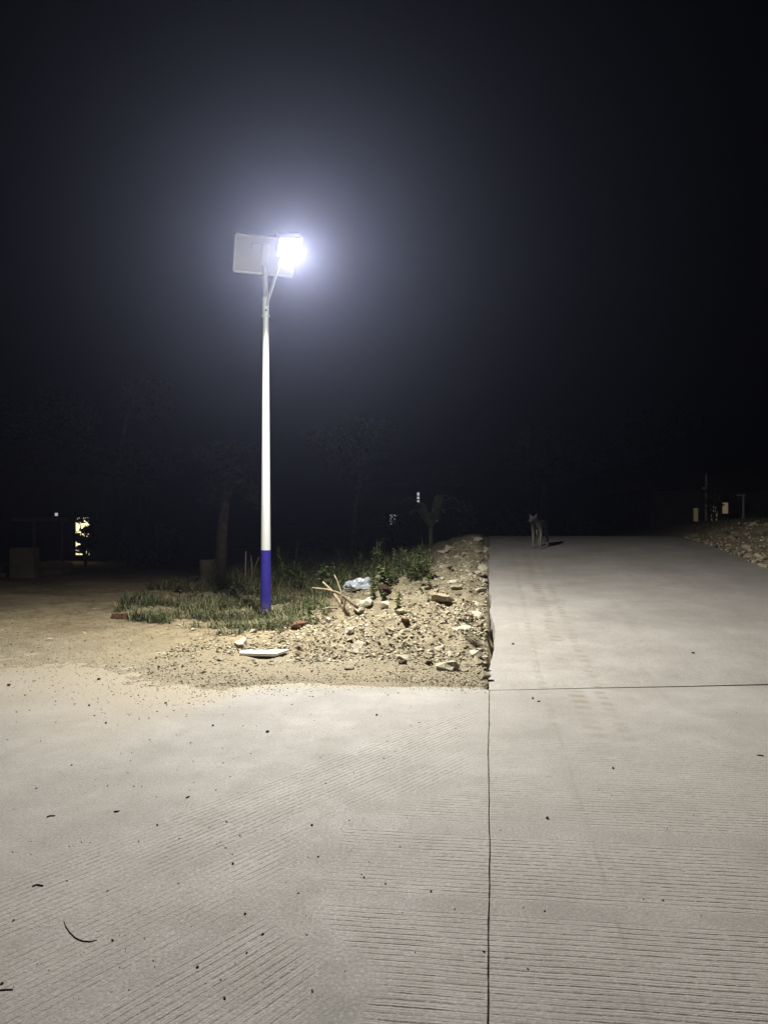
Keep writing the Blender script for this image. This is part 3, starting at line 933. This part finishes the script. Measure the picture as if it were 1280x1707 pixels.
tag(o, 'broken white foam board lying on the dirt in front of the pole', 'foam board')

# ------------------------------------------------------------------ branches, sticks and twigs
def branch(name, label, cat, chains, mat, group=None):
    """chains: list of lists of (u, v, depth, radius); built from real points"""
    mb = MB()
    for ch in chains:
        pts = [at(u, v, d) for u, v, d, r in ch]
        rr = [r for *_, r in ch]
        mb.tube(pts, rr, 7)
    base = mb.v[0].copy()
    c0 = at(*chains[0][0][:3])
    for v in mb.v: v -= c0
    o = mb.build(name, mat, None, True)
    o.location = c0
    return tag(o, label, cat, group)
d0 = px(575, 1026).y
branch('dead_branch', 'dead grey branch with forked twigs sprawling on the rubble', 'branch', [
    [(581, 1028, d0 - 0.05, 0.03), (572, 1012, d0, 0.028), (563, 1000, d0 + 0.05, 0.022), (553, 985, d0 + 0.1, 0.016), (538, 970, d0 + 0.15, 0.009)],
    [(597, 1014, d0 + 0.05, 0.022), (580, 1000, d0 + 0.1, 0.02), (562, 988, d0 + 0.1, 0.017), (545, 983, d0 + 0.05, 0.014), (520, 980, d0, 0.009)],
    [(570, 1006, d0, 0.016), (568, 985, d0 + 0.1, 0.012), (562, 968, d0 + 0.12, 0.008), (557, 958, d0 + 0.15, 0.005)],
    [(563, 1014, d0, 0.014), (548, 1013, d0, 0.012), (536, 1016, d0 - 0.05, 0.008)],
    [(572, 1018, d0, 0.014), (576, 1000, d0 - 0.1, 0.01), (572, 992, d0 - 0.15, 0.006)]], M['dead_wood'])
a = px(645, 1036); b = px(722, 1034)
mb = MB(); n_ = 7
c0 = (a + b) / 2
mb.tube([a.lerp(b, k / 6) - c0 + Vector((0, 0, 0.012 * math.sin(k))) for k in range(7)], [0.012, 0.016, 0.018, 0.02, 0.022, 0.024, 0.02], 7)
o = mb.build('stick', M['dark_twig'], None, True); o.location = c0 + Vector((0, 0, 0.012))
tag(o, 'dark stick half buried across the middle of the rubble', 'stick')
d1 = px(409, 985).y
branch('stake', 'thin upright stake in the grass just left of the pole', 'stake', [[(409, 985, d1, 0.009), (409, 950, d1, 0.008), (410, 919, d1, 0.007)]], M['dead_wood'])
branch('forked_twig', 'thin forked dry twig between the stake and the pole', 'twig', [[(420, 982, d1, 0.007), (420, 945, d1, 0.006), (418, 926, d1, 0.004)], [(420, 965, d1, 0.006), (427, 940, d1, 0.005), (432, 929, d1, 0.003)]], M['dead_wood'])
# plank lying behind the pole
a = px(400, 988); b = px(520, 1006)
mb = MB(); dv = (b - a); ln = math.hypot(dv.x, dv.y)
mb.box((0, 0, 0.02), (ln, 0.05, 0.035))
o = mb.build('weathered_plank', M['timber'], bevel=0.004)
c0 = (a + b) / 2
o.location = (c0.x, c0.y, max(ground_z(a.x, a.y), ground_z(b.x, b.y)) - 0.005); o.rotation_euler = (0, -math.atan2(ground_z(b.x, b.y) - ground_z(a.x, a.y), ln), math.atan2(dv.y, dv.x))
tag(o, 'weathered plank lying in the grass behind the pole', 'plank')
def flat_twig(name, label, uv, r, mat=None):
    pts = []
    for u, v in uv:
        y = CAM_H * F_PX / (v - CY); pts.append(Vector(((u - CX) / F_PX * y, y, r * 0.9)))
    c0 = pts[0].copy(); c0.z = 0
    mb = MB(); mb.tube([q - c0 for q in pts], [r * (0.6 + 0.4 * math.sin(3.14 * (k + 0.6) / len(pts))) for k in range(len(pts))], 6)
    o = mb.build(name, mat or M['dark_twig'], None, True); o.location = c0
    return tag(o, label, 'twig', 'twigs on the concrete')
flat_twig('curved_twig', 'curved dark twig shaped like a hook on the left slab', [(107, 1536), (110, 1546), (117, 1556), (126, 1565), (138, 1570), (151, 1571), (162, 1568)], 0.0019)
flat_twig('short_twig', 'short dark twig lying flat at the left edge of the slab', [(54, 1479), (62, 1476), (72, 1478)], 0.003)
flat_twig('short_twig', 'thin dark twig broken off near the lower left corner', [(0, 1652), (10, 1651), (22, 1651)], 0.002)
flat_twig('short_twig', 'tiny curled twig above the curved one on the left slab', [(78, 1363), (85, 1361), (92, 1361)], 0.0035, M['dead_wood'])

# ------------------------------------------------------------------ grass
def inpoly(x, y, P_):
    c = False
    for (x0, y0), (x1, y1) in zip(P_, P_[1:] + P_[:1]):
        if (y0 > y) != (y1 > y) and x < (x1 - x0) * (y - y0) / (y1 - y0) + x0: c = not c
    return c
def grass(name, label, n, place):
    vs, fs = [], []
    c = t = 0
    while c < n and t < n * 8:
        t += 1
        q = place()
        if q is None: continue
        x, y, h, w = q
        z = ground_z(x, y) - 0.01
        a = rng.uniform(0, 6.28); lean = rng.uniform(0.3, 1.5) * h
        d = Vector((math.cos(a), math.sin(a), 0)); e = Vector((-d.y, d.x, 0)) * w
        b0 = len(vs); o_ = Vector((x, y, z))
        m_ = o_ + d * lean * 0.35 + Vector((0, 0, h * 0.6)); tp = o_ + d * lean + Vector((0, 0, h * rng.uniform(0.5, 1.0)))
        vs += [o_ - e, o_ + e, m_ + e * 0.8, m_ - e * 0.8, tp]
        fs += [(b0, b0 + 1, b0 + 2, b0 + 3), (b0 + 3, b0 + 2, b0 + 4)]
        c += 1
    return tag(mesh_obj(name, vs, fs, M['grass']), label, 'grass', kind='stuff')
def wpoly(uv): return [(p.x, p.y) for p in (px(u, v) for u, v in uv)]
G1 = wpoly([(185, 1025), (290, 1048), (395, 1066), (470, 1060), (545, 1034), (545, 1004), (425, 984), (330, 968), (225, 985)])
G2 = wpoly([(330, 985), (430, 1000), (545, 1000), (590, 985), (700, 968), (722, 930), (640, 918), (500, 945), (380, 955)])
def bbox(P_): return min(p[0] for p in P_), max(p[0] for p in P_), min(p[1] for p in P_), max(p[1] for p in P_)
def p_grass(P_, hmin, hmax, thr):
    bb = bbox(P_)
    def f():
        x = rng.uniform(bb[0], bb[1]); y = rng.uniform(bb[2], bb[3])
        jx = x + 0.25 * fnoise(x, y, 1.5, 3); jy = y + 0.3 * fnoise(x + 9, y, 1.5, 3)
        if not inpoly(jx, jy, P_): return None
        k = fnoise(x, y, 1.7, 3)
        if k < thr + 0.25 * rng.random(): return None
        h = (hmin + (hmax - hmin) * rng.random() ** 2) * (0.7 + 0.6 * smooth01(-0.2, 0.4, k))
        return x, y, h, rng.uniform(0.003, 0.007)
    return f
grass('grass', 'short patchy grass around the foot of the lamp pole', 23000, p_grass(G1, 0.02, 0.20, -0.20))
grass('tall_grass', 'taller dark grass behind the lamp pole', 19000, p_grass(G2, 0.10, 0.42, -0.36))
def p_rg():
    y = rng.uniform(11.5, 23); b_ = rng.uniform(0.7, 5.0); x = ROADW + b_ + AX * y
    k = fnoise(x, y, 0.9, 3) + 0.35 * smooth01(0.8, 2.4, b_) 
    if k < 0.12: return None
    return x, y, rng.uniform(0.03, 0.16), rng.uniform(0.003, 0.007)
grass('bank_grass', 'low grass on top of the bank right of the road', 14000, p_rg)

# dead leaves and straw lying in the grass
lv, lf_ = [], []
while len(lf_) < 1900:
    P_ = rng.choice((G1, G1, G2)); bb = bbox(P_)
    x = rng.uniform(bb[0] - 0.4, bb[1] + 0.4); y = rng.uniform(bb[2] - 0.4, bb[3])
    if y < interp(BTAB, x) + 0.2 or x - AX * y > -0.3: continue
    if not inpoly(x, y, P_) and rng.random() > 0.15: continue
    a = rng.uniform(0, 6.28); l_ = rng.uniform(0.012, 0.05); w_ = l_ * rng.uniform(0.12, 0.5)
    d_ = Vector((math.cos(a), math.sin(a), rng.uniform(-.2, .4))) * l_; e_ = Vector((-math.sin(a), math.cos(a), rng.uniform(-.3, .3))) * w_
    c_ = Vector((x, y, ground_z(x, y) + rng.uniform(0.006, 0.03)))
    b0 = len(lv); lv += [c_ - d_, c_ + e_, c_ + d_, c_ - e_]; lf_.append((b0, b0 + 1, b0 + 2, b0 + 3))
tag(mesh_obj('leaf_litter', lv, lf_, M['gravel']), 'dry leaves and straw lying in the grass', 'leaf litter', kind='stuff')

# ------------------------------------------------------------------ leafy weeds, each one a plant
def weed(h, leaves, size, seed, spire=False):
    r = random.Random(seed)
    st, fo = MB(), MB()
    nst = 1 if spire else r.randint(2, 4)
    for q in range(nst):
        a = r.uniform(0, 6.28); l = 0.0 if q == 0 else r.uniform(0.1, 0.3) * h
        hh = h * (1 if q == 0 else r.uniform(0.55, 0.85))
        tip = Vector((math.cos(a) * l, math.sin(a) * l, hh)); mid_ = tip * 0.5 + Vector((0, 0, 0.06 * h))
        st.tube([(0, 0, -0.03), mid_, tip], [0.006, 0.0045, 0.002], 5)
        m = leaves // nst
        for k in range(m):
            t = 0.15 + 0.85 * (k + r.random()) / m
            c = (Vector((0, 0, 0)).lerp(mid_, t * 2) if t < 0.5 else mid_.lerp(tip, t * 2 - 1))
            b = r.uniform(0, 6.28)
            L_ = size * r.uniform(0.6, 1.15) * (1.15 - 0.55 * t)
            d = Vector((math.cos(b), math.sin(b), r.uniform(-0.25, 0.7))).normalized()
            e = d.cross(Vector((0, 0, 1))).normalized() * L_ * 0.27
            dr = Vector((0, 0, -0.12 * L_))
            fo.add([c, c + d * L_ * 0.45 + e, c + d * L_ + dr, c + d * L_ * 0.45 - e, c + d * L_ * 0.5 + Vector((0, 0, -0.05 * L_))], [(0, 1, 4), (1, 2, 4), (0, 4, 3), (4, 2, 3)])
    root = empty('weed_plant')
    st.build('stem', M['weed'], root); fo.build('leaves', M['weed'], root)
    return root
protos = [weed(0.55, 64, 0.14, 1), weed(0.42, 56, 0.15, 2), weed(0.65, 70, 0.13, 3), weed(0.30, 46, 0.13, 4), weed(0.75, 56, 0.10, 5, True)]
used = [False] * 5
def plant(k, x, y, sc_, label, group):
    o = protos[k] if not used[k] else copy_tree(protos[k])
    used[k] = True
    o.location = (x, y, ground_z(x, y)); o.scale = (sc_,) * 3; o.rotation_euler = (rng.uniform(-.3, .3), rng.uniform(-.3, .3), rng.uniform(0, 6.28))
    return tag(o, label, 'weed', group)
spots = [(628, 968, 4, 1.05, 'tall pale weed spire standing above the weed bank'), (650, 968, 0, 0.95, 'bright green leafy weed right of the tall spire'),
         (662, 962, 4, 0.75, 'slim weed spire right of the bright green weed'), (517, 1033, 3, 0.8, 'small bright green weed beside the brick lump'),
         (700, 955, 1, 0.9, 'leafy weed at the right end of the weed bank'), (368, 985, 0, 1.0, 'leafy weed in front of the tree trunk'),
         (620, 985, 3, 0.7, 'low weed beside the plastic bag'), (640, 1002, 3, 0.55, 'tiny weed growing at the burnt brick'),
         (478, 975, 0, 0.9, 'leafy weed just right of the pole in the weed bank')]
for u, v, k, s_, lab in spots:
    p = px(u, v); plant(k, p.x, p.y, s_, lab, 'leafy weeds behind the lamp')
n_ = 0
while n_ < 88:
    u = rng.uniform(455, 715); v = rng.uniform(936, 992 - 0.09 * abs(u - 540))
    p = px(u, v)
    if p.y > 22 or p.x - AX * p.y > -0.9: continue
    plant(rng.choice((0, 1, 1, 2, 3, 4)), p.x, p.y, rng.uniform(0.5, 1.25) * (0.72 if u > 640 else 1.0), 'leafy weed in the dense weed bank, ' + ('beside the pole' if u < 540 else ('behind the dead branch' if u < 625 else 'near the bare rubble slope')), 'dense weed bank, ' + ('pole end' if u < 540 else ('middle' if u < 625 else 'rubble end')))
    n_ += 1
for _ in range(12):
    p = px(rng.uniform(575, 720), rng.uniform(960, 1015))
    plant(rng.choice((1, 3, 3)), p.x, p.y, rng.uniform(0.3, 0.6), 'stray low weed growing out of the bare rubble', 'stray weeds in the rubble')
for _ in range(22):
    p = px(rng.uniform(300, 440), rng.uniform(972, 1030))
    plant(rng.choice((1, 3, 3)), p.x, p.y, rng.uniform(0.4, 0.75), 'low leafy weed in the grass left of the pole', 'low weeds left of the pole')

# ------------------------------------------------------------------ trees and shrubs in the dark
def leaf_cloud(mb, c, rad, n, size, r):
    for _ in range(n):
        d = Vector((r.gauss(0, 1), r.gauss(0, 1), r.gauss(0, 1))).normalized() * rad * r.random() ** 0.45
        p = c + Vector((d.x, d.y, d.z * 0.75))
        u_ = Vector((r.gauss(0, 1), r.gauss(0, 1), r.gauss(0, 0.6))).normalized() * size * r.uniform(0.6, 1.3)
        w = u_.orthogonal().normalized() * size * 0.35
        mb.add([p - u_, p + w, p + u_, p - w], [(0, 1, 2, 3)])
def tree(x, y, h, crown, label, seed, trunk_r=0.12, zc=0.62, nleaf=5200, name='tree', leafsize=0.11, group='trees in the dark'):
    r = random.Random(seed)
    root = empty(name, (x, y, ground_z(x, y)))
    tag(root, label, 'tree' if name == 'tree' else 'shrub', group)
    tr, cr = MB(), MB()
    lean = Vector((r.uniform(-.06, .06), r.uniform(-.06, .06), 0)) * h
    top = lean + Vector((0, 0, h * zc))
    tr.tube([(0, 0, -0.1), lean * 0.3 + Vector((0, 0, h * zc * 0.5)), top], [trunk_r * 1.25, trunk_r, trunk_r * 0.7], 12)
    nl = 9
    per = nleaf // (nl * 4)
    for k in range(nl):
        a = 6.28 * k / nl + r.uniform(-.3, .3)
        rr = crown * r.uniform(0.35, 0.95)
        e = top + Vector((math.cos(a) * rr, math.sin(a) * rr, r.uniform(-0.12, 0.36) * h))
        m_ = top.lerp(e, 0.5) + Vector((0, 0, 0.05 * h))
        tr.tube([top - Vector((0, 0, 0.12 * h * r.random())), m_, e], [trunk_r * 0.55, trunk_r * 0.3, trunk_r * 0.1], 7)
        for q in range(4):
            c = m_.lerp(e, r.uniform(0.2, 1.2)) + Vector((r.gauss(0, .3), r.gauss(0, .3), r.gauss(0, .2))) * crown * 0.5
            leaf_cloud(cr, c, crown * r.uniform(0.22, 0.42), per, leafsize, r)
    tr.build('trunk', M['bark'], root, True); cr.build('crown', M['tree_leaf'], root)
    return root
def T(u, y, *a, **k):
    return tree((u - CX) / F_PX * y, y, *a, **k)
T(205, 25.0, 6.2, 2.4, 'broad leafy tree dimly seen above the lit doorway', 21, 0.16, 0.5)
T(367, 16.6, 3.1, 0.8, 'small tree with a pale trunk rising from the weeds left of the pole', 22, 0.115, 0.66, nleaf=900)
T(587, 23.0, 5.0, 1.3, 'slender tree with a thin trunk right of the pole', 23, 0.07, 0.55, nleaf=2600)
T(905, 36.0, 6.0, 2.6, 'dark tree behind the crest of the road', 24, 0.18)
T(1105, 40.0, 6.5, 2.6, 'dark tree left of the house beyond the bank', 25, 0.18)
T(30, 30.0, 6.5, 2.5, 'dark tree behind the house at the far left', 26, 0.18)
# cut stump beside the trunk
p = px(345, 985)
mb = MB(); mb.tube([(0, 0, -0.1), (0.02, 0, 0.25), (0.01, 0, 0.52)], [0.20, 0.165, 0.15], 14)
o = mb.build('tree_stump', M['bark'], None, True); o.location = at(345, 985, 15.4); o.location.z = ground_z(o.location.x, o.location.y)
tag(o, 'short cut tree stump left of the pale trunk', 'stump')
def shrub(u, y, h, w, label, seed, n=1500, leaf=0.07):
    x = (u - CX) / F_PX * y
    r = random.Random(seed)
    root = empty('shrub', (x, y, ground_z(x, y))); tag(root, label, 'shrub', 'shrubs in the dark')
    st, fo = MB(), MB()
    for k in range(6):
        a = r.uniform(0, 6.28); e = Vector((math.cos(a) * w * r.uniform(.2, .8), math.sin(a) * w * r.uniform(.2, .8), h * r.uniform(0.55, 0.95)))
        st.tube([(0, 0, -0.05), e * 0.5 + Vector((0, 0, 0.1 * h)), e], [0.025, 0.015, 0.006], 6)
        leaf_cloud(fo, e * 0.8, min(w, h) * r.uniform(0.3, 0.5), n // 12, leaf, r)
        leaf_cloud(fo, e * 0.45, min(w, h) * r.uniform(0.35, 0.5), n // 12, leaf, r)
    st.build('stem', M['bark'], root, True); fo.build('foliage', M['tree_leaf'], root)
    return root
shrub(655, 24.0, 1.7, 0.9, 'dark shrub pierced by specks of a far light right of the weeds', 31)
shrub(770, 22.0, 1.2, 0.8, 'low dark shrub just left of the ramp crest', 32)
shrub(852, 27.0, 1.9, 1.0, 'grey leafed shrub behind the dog', 33)
shrub(143, 21.0, 1.75, 0.42, 'loose shrub breaking up the light of the doorway', 34, 760, 0.085)
shrub(250, 19.5, 1.1, 1.0, 'dark low bush between the doorway and the tree trunk', 35)
shrub(1190, 26.5, 1.5, 0.5, 'loose shrub in front of the lit openings beyond the bank', 37, 420, 0.06)
shrub(985, 27.0, 1.2, 1.2, 'low dark bush behind the crest of the road', 36)
# shrub with long arching leaves
x = (718 - CX) / F_PX * 20.5; y = 20.5
root = empty('banana_plant', (x, y, ground_z(x, y))); tag(root, 'plant with long arching leaves beside the row of white lights', 'plant')
r_ = random.Random(5)
mb = MB(); mb.tube([(0, 0, -0.1), (0, 0, 0.6)], [0.07, 0.05], 8); mb.build('stem', M['weed'], root, True)
for k in range(11):
    a = 6.28 * k / 11 + r_.uniform(-.2, .2); ln = r_.uniform(0.7, 1.15); up = r_.uniform(0.5, 1.1)
    mb = MB(); vs = []
    for q in range(7):
        t = q / 6
        c = Vector((math.cos(a) * ln * t * 0.75, math.sin(a) * ln * t * 0.75, 0.55 + up * math.sin(t * 2.2) * 0.9))
        w_ = 0.10 * math.sin(math.pi * min(1, 0.08 + t * 0.93)) + 0.004
        e = Vector((-math.sin(a), math.cos(a), 0)) * w_
        vs += [c - e, c + Vector((0, 0, -0.025)), c + e]
    mb.add(vs, [(3 * q + i, 3 * q + i + 1, 3 * q + i + 4, 3 * q + i + 3) for q in range(6) for i in range(2)])
    mb.build('leaf', M['weed'], root)

# ------------------------------------------------------------------ houses in the dark
def house(name, label, u0, u1, y, ztop, depth, roof_h, wins, bottom=None, mat='render_wall'):
    """wins: (u0, v0, u1, v1, material, bars)"""
    x0, x1 = (u0 - CX) / F_PX * y, (u1 - CX) / F_PX * y
    xm = (x0 + x1) / 2
    zb = min(ground_z(x0, y), ground_z(x1, y)) - 0.2 if bottom is None else bottom
    root = empty(name, (xm, y, zb)); tag(root, label, 'house')
    def W(p): return Vector(p) - Vector((xm, y, zb))
    mb = MB(); mb.box(W((xm, y + depth / 2, (zb + ztop) / 2)), (x1 - x0, depth, ztop - zb)); mb.build('wall', M[mat], root)
    mb = MB(); o_ = 0.35
    a, b = x0 - o_, x1 + o_
    mb.add([W((a, y - o_, ztop + 0.003)), W((b, y - o_, ztop + 0.003)), W((b, y + depth + o_, ztop + 0.003)), W((a, y + depth + o_, ztop + 0.003)), W((a, y + depth / 2, ztop + roof_h)), W((b, y + depth / 2, ztop + roof_h))],
           [(0, 1, 5, 4), (2, 3, 4, 5), (1, 2, 5), (3, 0, 4), (3, 2, 1, 0)])
    mb.build('roof', M['roof'], root)
    for (a0, b0, a1, b1, mt, bars) in wins:
        p, q = at(a0, b1, y), at(a1, b0, y)
        mb = MB(); mb.box(W(((p.x + q.x) / 2, y - 0.004, (p.z + q.z) / 2)), (q.x - p.x, 0.03, q.z - p.z))
        wn_ = mb.build('window', M[mt], root)
        mb = MB(); t = 0.04
        mb.box(W(((p.x + q.x) / 2, y - 0.02, q.z + t / 2)), (q.x - p.x + 2 * t, 0.09, t)); mb.box(W(((p.x + q.x) / 2, y - 0.02, p.z - t / 2)), (q.x - p.x + 2 * t, 0.09, t))
        mb.box(W((p.x - t / 2, y - 0.021, (p.z + q.z) / 2)), (t, 0.085, q.z - p.z)); mb.box(W((q.x + t / 2, y - 0.021, (p.z + q.z) / 2)), (t, 0.085, q.z - p.z))
        for k in range(bars):
            z = p.z + (q.z - p.z) * (k + 1) / (bars + 1)
            mb.box(W(((p.x + q.x) / 2, y - 0.022, z)), (q.x - p.x, 0.07, 0.05))
        mb.build('frame', M['timber'], wn_)
    return root
h1 = house('porch_house', 'dark house with a lit doorway at the far left', -60, 175, 23.0, 2.7, 5.0, 1.2, [(127, 863, 150, 925, 'win_warm', 0), (92, 855, 98, 868, 'win_cold', 1), (57, 910, 61, 917, 'win_cold', 0)])
c1 = h1.location
mb = MB(); pA = at(57, 878, 20.6)
for u_ in (57, 104):
    xx = (u_ - CX) / F_PX * 20.6
    mb = MB(); mb.box(Vector((xx, 20.6, 0.5 * (0.0 + 1.25))) - c1, (0.06, 0.06, 1.25)); mb.build('porch_post', M['timber'], h1)
xa, xb = (20 - CX) / F_PX * 20.6, (112 - CX) / F_PX * 20.6
mb = MB(); mb.box(Vector(((xa + xb) / 2, 20.6, 1.30)) - c1, (xb - xa, 0.08, 0.10)); mb.build('porch_beam', M['timber'], h1)
house('bank_house', 'low dark house with dim lit openings beyond the right bank', 1085, 1290, 30.0, 2.35, 5.0, 0.9,
      [(1155, 847, 1163, 869, 'win_yellow', 0), (1184, 843, 1195, 861, 'win_dim', 0), (1184, 864, 1195, 877, 'win_yellow', 1), (1203, 838, 1213, 856, 'win_dim', 0)], bottom=0.0)
house('far_house', 'far house with a narrow white lit slit behind the weeds', 600, 760, 34.0, 2.7, 5.0, 1.0,
      [(695, 821, 699, 839, 'win_cold', 2), (650, 858, 661, 875, 'win_cold', 1), (722, 861, 729, 869, 'win_cold', 0)], bottom=-0.2)
# pale utility pole and post by the right-hand house
for nm, lab, u, v0, v1, y, r0 in (('utility_pole', 'thin pale utility pole in front of the house beyond the bank', 1177, 790, 880, 27.0, 0.045), ('fence_post', 'short pale post right of the lit openings beyond the bank', 1239, 824, 880, 25.0, 0.04)):
    x = (u - CX) / F_PX * y; zt = at(u, v0, y).z; zb = ground_z(x, y)
    mb = MB(); mb.tube([(0, 0, -0.1), (0, 0, zt - zb)], [r0, r0 * 0.8], 10)
    if nm == 'utility_pole': mb.box((-0.07, 0, zt - zb - 0.5), (0.12, 0.08, 0.10))
    else: mb.box((-0.08, 0, zt - zb - 0.03), (0.25, 0.06, 0.05))
    o = mb.build(nm, M['post_grey']); o.location = (x, y, zb); tag(o, lab, 'pole' if nm == 'utility_pole' else 'post')
# cement block and low ledges at the far left
p = at(41, 960, 17.2)
mb = MB(); mb.box((0, 0, 0.33), (0.52, 0.42, 0.68), None, 0.97)
o = mb.build('cement_block', M['block'], bevel=0.02); o.location = (p.x, p.y, ground_z(p.x, p.y)); o.rotation_euler = (0, 0, 0.08)
tag(o, 'squat brown cement block pillar at the far left', 'pillar')
for (ua, ub, lab, yb) in ((-40, 20, 'stepped stone ledge left of the cement pillar', 17.4), (62, 112, 'stepped stone ledge right of the cement pillar', 18.0)):
    xa, xb = (ua - CX) / F_PX * yb, (ub - CX) / F_PX * yb
    gzz = ground_z((xa + xb) / 2, yb)
    root = empty('stone_ledge', ((xa + xb) / 2, yb, gzz)); tag(root, lab, 'ledge', 'ledges beside the cement pillar')
    mb = MB(); mb.box((0, 0, 0.06), (xb - xa, 0.7, 0.14)); mb.build('lower_step', M['block'], root, bevel=0.01)
    mb = MB(); mb.box((0.02, 0.16, 0.195), (xb - xa - 0.06, 0.36, 0.125)); mb.build('upper_step', M['block'], root, bevel=0.01)

# ------------------------------------------------------------------ the dog
def dog():
    t = NT('dog_fur')
    p = t.objco()
    sep = t.n('ShaderNodeSeparateXYZ'); t.link(p, sep.inputs[0])
    low = t.range(t.math('ADD', sep.outputs[2], t.math('MULTIPLY', t.noise(p, 9, 3), 0.12)), 0.28, 0.50)
    c = t.mix(low, (0.16, 0.142, 0.118), (0.085, 0.078, 0.068))
    c = t.mix(t.range(t.noise(p, 70, 4), 0.45, 0.7, 0, 0.6), c, (0.05, 0.042, 0.035))
    t.col(c); t.rough(0.9, 0.15); t.bump(t.noise(p, 120, 3), 0.6, 0.006)
    V_, E_, Rr = [], [], []
    def chain(start, pts):
        prev = start
        ids = []
        for (x, y, z, r) in pts:
            V_.append((x, y, z)); Rr.append(r)
            if prev is not None: E_.append((prev, len(V_) - 1))
            prev = len(V_) - 1; ids.append(prev)
        return ids
    sp = chain(None, [(0, 0.30, 0.50, 0.085), (0, 0.12, 0.50, 0.088), (0, -0.08, 0.485, 0.105), (0, -0.24, 0.49, 0.11)])
    nk = chain(sp[-1], [(-0.015, -0.36, 0.55, 0.072), (-0.03, -0.46, 0.60, 0.066), (-0.04, -0.54, 0.595, 0.058), (-0.047, -0.62, 0.56, 0.036), (-0.05, -0.68, 0.545, 0.026)])
    for sgn in (-1, 1):
        chain(nk[1], [(-0.03 + sgn * 0.052, -0.455, 0.655, 0.024), (-0.03 + sgn * 0.075, -0.45, 0.715, 0.009)])
        k = 0.03 if sgn < 0 else -0.04
        chain(sp[-1], [(sgn * 0.075, -0.25, 0.40, 0.050), (sgn * 0.085, -0.22 + k * 0.4, 0.30, 0.033), (sgn * 0.085, -0.25 + k, 0.16, 0.023), (sgn * 0.085, -0.255 + k * 1.2, 0.05, 0.021), (sgn * 0.085, -0.30 + k * 1.2, 0.022, 0.024)])
        chain(sp[0], [(sgn * 0.075, 0.28, 0.41, 0.066), (sgn * 0.09, 0.20 - k * 0.5, 0.31, 0.042), (sgn * 0.09, 0.34 - k, 0.18, 0.023), (sgn * 0.09, 0.325 - k, 0.06, 0.020), (sgn * 0.09, 0.275 - k, 0.022, 0.024)])
    chain(sp[0], [(0.0, 0.40, 0.53, 0.026), (0.03, 0.50, 0.47, 0.022), (0.05, 0.56, 0.36, 0.016), (0.05, 0.60, 0.27, 0.007)])
    me = bpy.data.meshes.new('dog')
    me.from_pydata(V_, E_, [])
    o = bpy.data.objects.new('dog', me); col.objects.link(o)
    sk = o.modifiers.new('skin', 'SKIN')
    try: sk.use_smooth_shade = True
    except Exception: pass
    if not me.skin_vertices:
        bm = bmesh.new(); bm.from_mesh(me); bm.verts.layers.skin.verify(); bm.to_mesh(me); bm.free()
    for i, d in enumerate(me.skin_vertices[0].data):
        d.radius = (Rr[i], Rr[i]); d.use_root = (i == 0)
    ss = o.modifiers.new('sub', 'SUBSURF'); ss.levels = 2; ss.render_levels = 2
    me.materials.append(t.m)
    for sgn in (-1, 1):
        bm = bmesh.new(); bmesh.ops.create_icosphere(bm, subdivisions=2, radius=0.011)
        m2 = bpy.data.meshes.new('eye'); bm.to_mesh(m2); bm.free(); m2.materials.append(M['void'])
        e = bpy.data.objects.new('eye', m2); e.location = (-0.042 + sgn * 0.032, -0.585, 0.605); e.parent = o; col.objects.link(e)
    bm = bmesh.new(); bmesh.ops.create_icosphere(bm, subdivisions=2, radius=0.016)
    m2 = bpy.data.meshes.new('nose'); bm.to_mesh(m2); bm.free(); m2.materials.append(M['void'])
    e = bpy.data.objects.new('nose', m2); e.location = (-0.05, -0.702, 0.552); e.parent = o; col.objects.link(e)
    return o
d = dog()
dp = at(899, 903, 16.4)
d.location = (dp.x, dp.y, ramp_h(dp.y)); d.rotation_euler = (0, 0, R(-24)); d.scale = (1.0, 1.0, 1.0)
tag(d, 'grey brown dog standing on the far end of the ramp facing the camera', 'dog')

# ------------------------------------------------------------------ hazy night air
ht = bpy.data.materials.new('haze'); ht.use_nodes = True
for n_ in list(ht.node_tree.nodes):
    if n_.type == 'BSDF_PRINCIPLED': ht.node_tree.nodes.remove(n_)
pv = ht.node_tree.nodes.new('ShaderNodeVolumePrincipled')
pv.inputs['Color'].default_value = (0.60, 0.65, 1.0, 1)
pv.inputs['Density'].default_value = 0.00076
pv.inputs['Anisotropy'].default_value = 0.80
ht.node_tree.links.new(pv.outputs[0], [n_ for n_ in ht.node_tree.nodes if n_.type == 'OUTPUT_MATERIAL'][0].inputs['Volume'])
mb = MB(); mb.box((0, 36, 6.25), (144, 120, 15.5))
tag(mb.build('haze', ht), 'thin night haze lit by the street lamp', 'haze', kind='stuff')
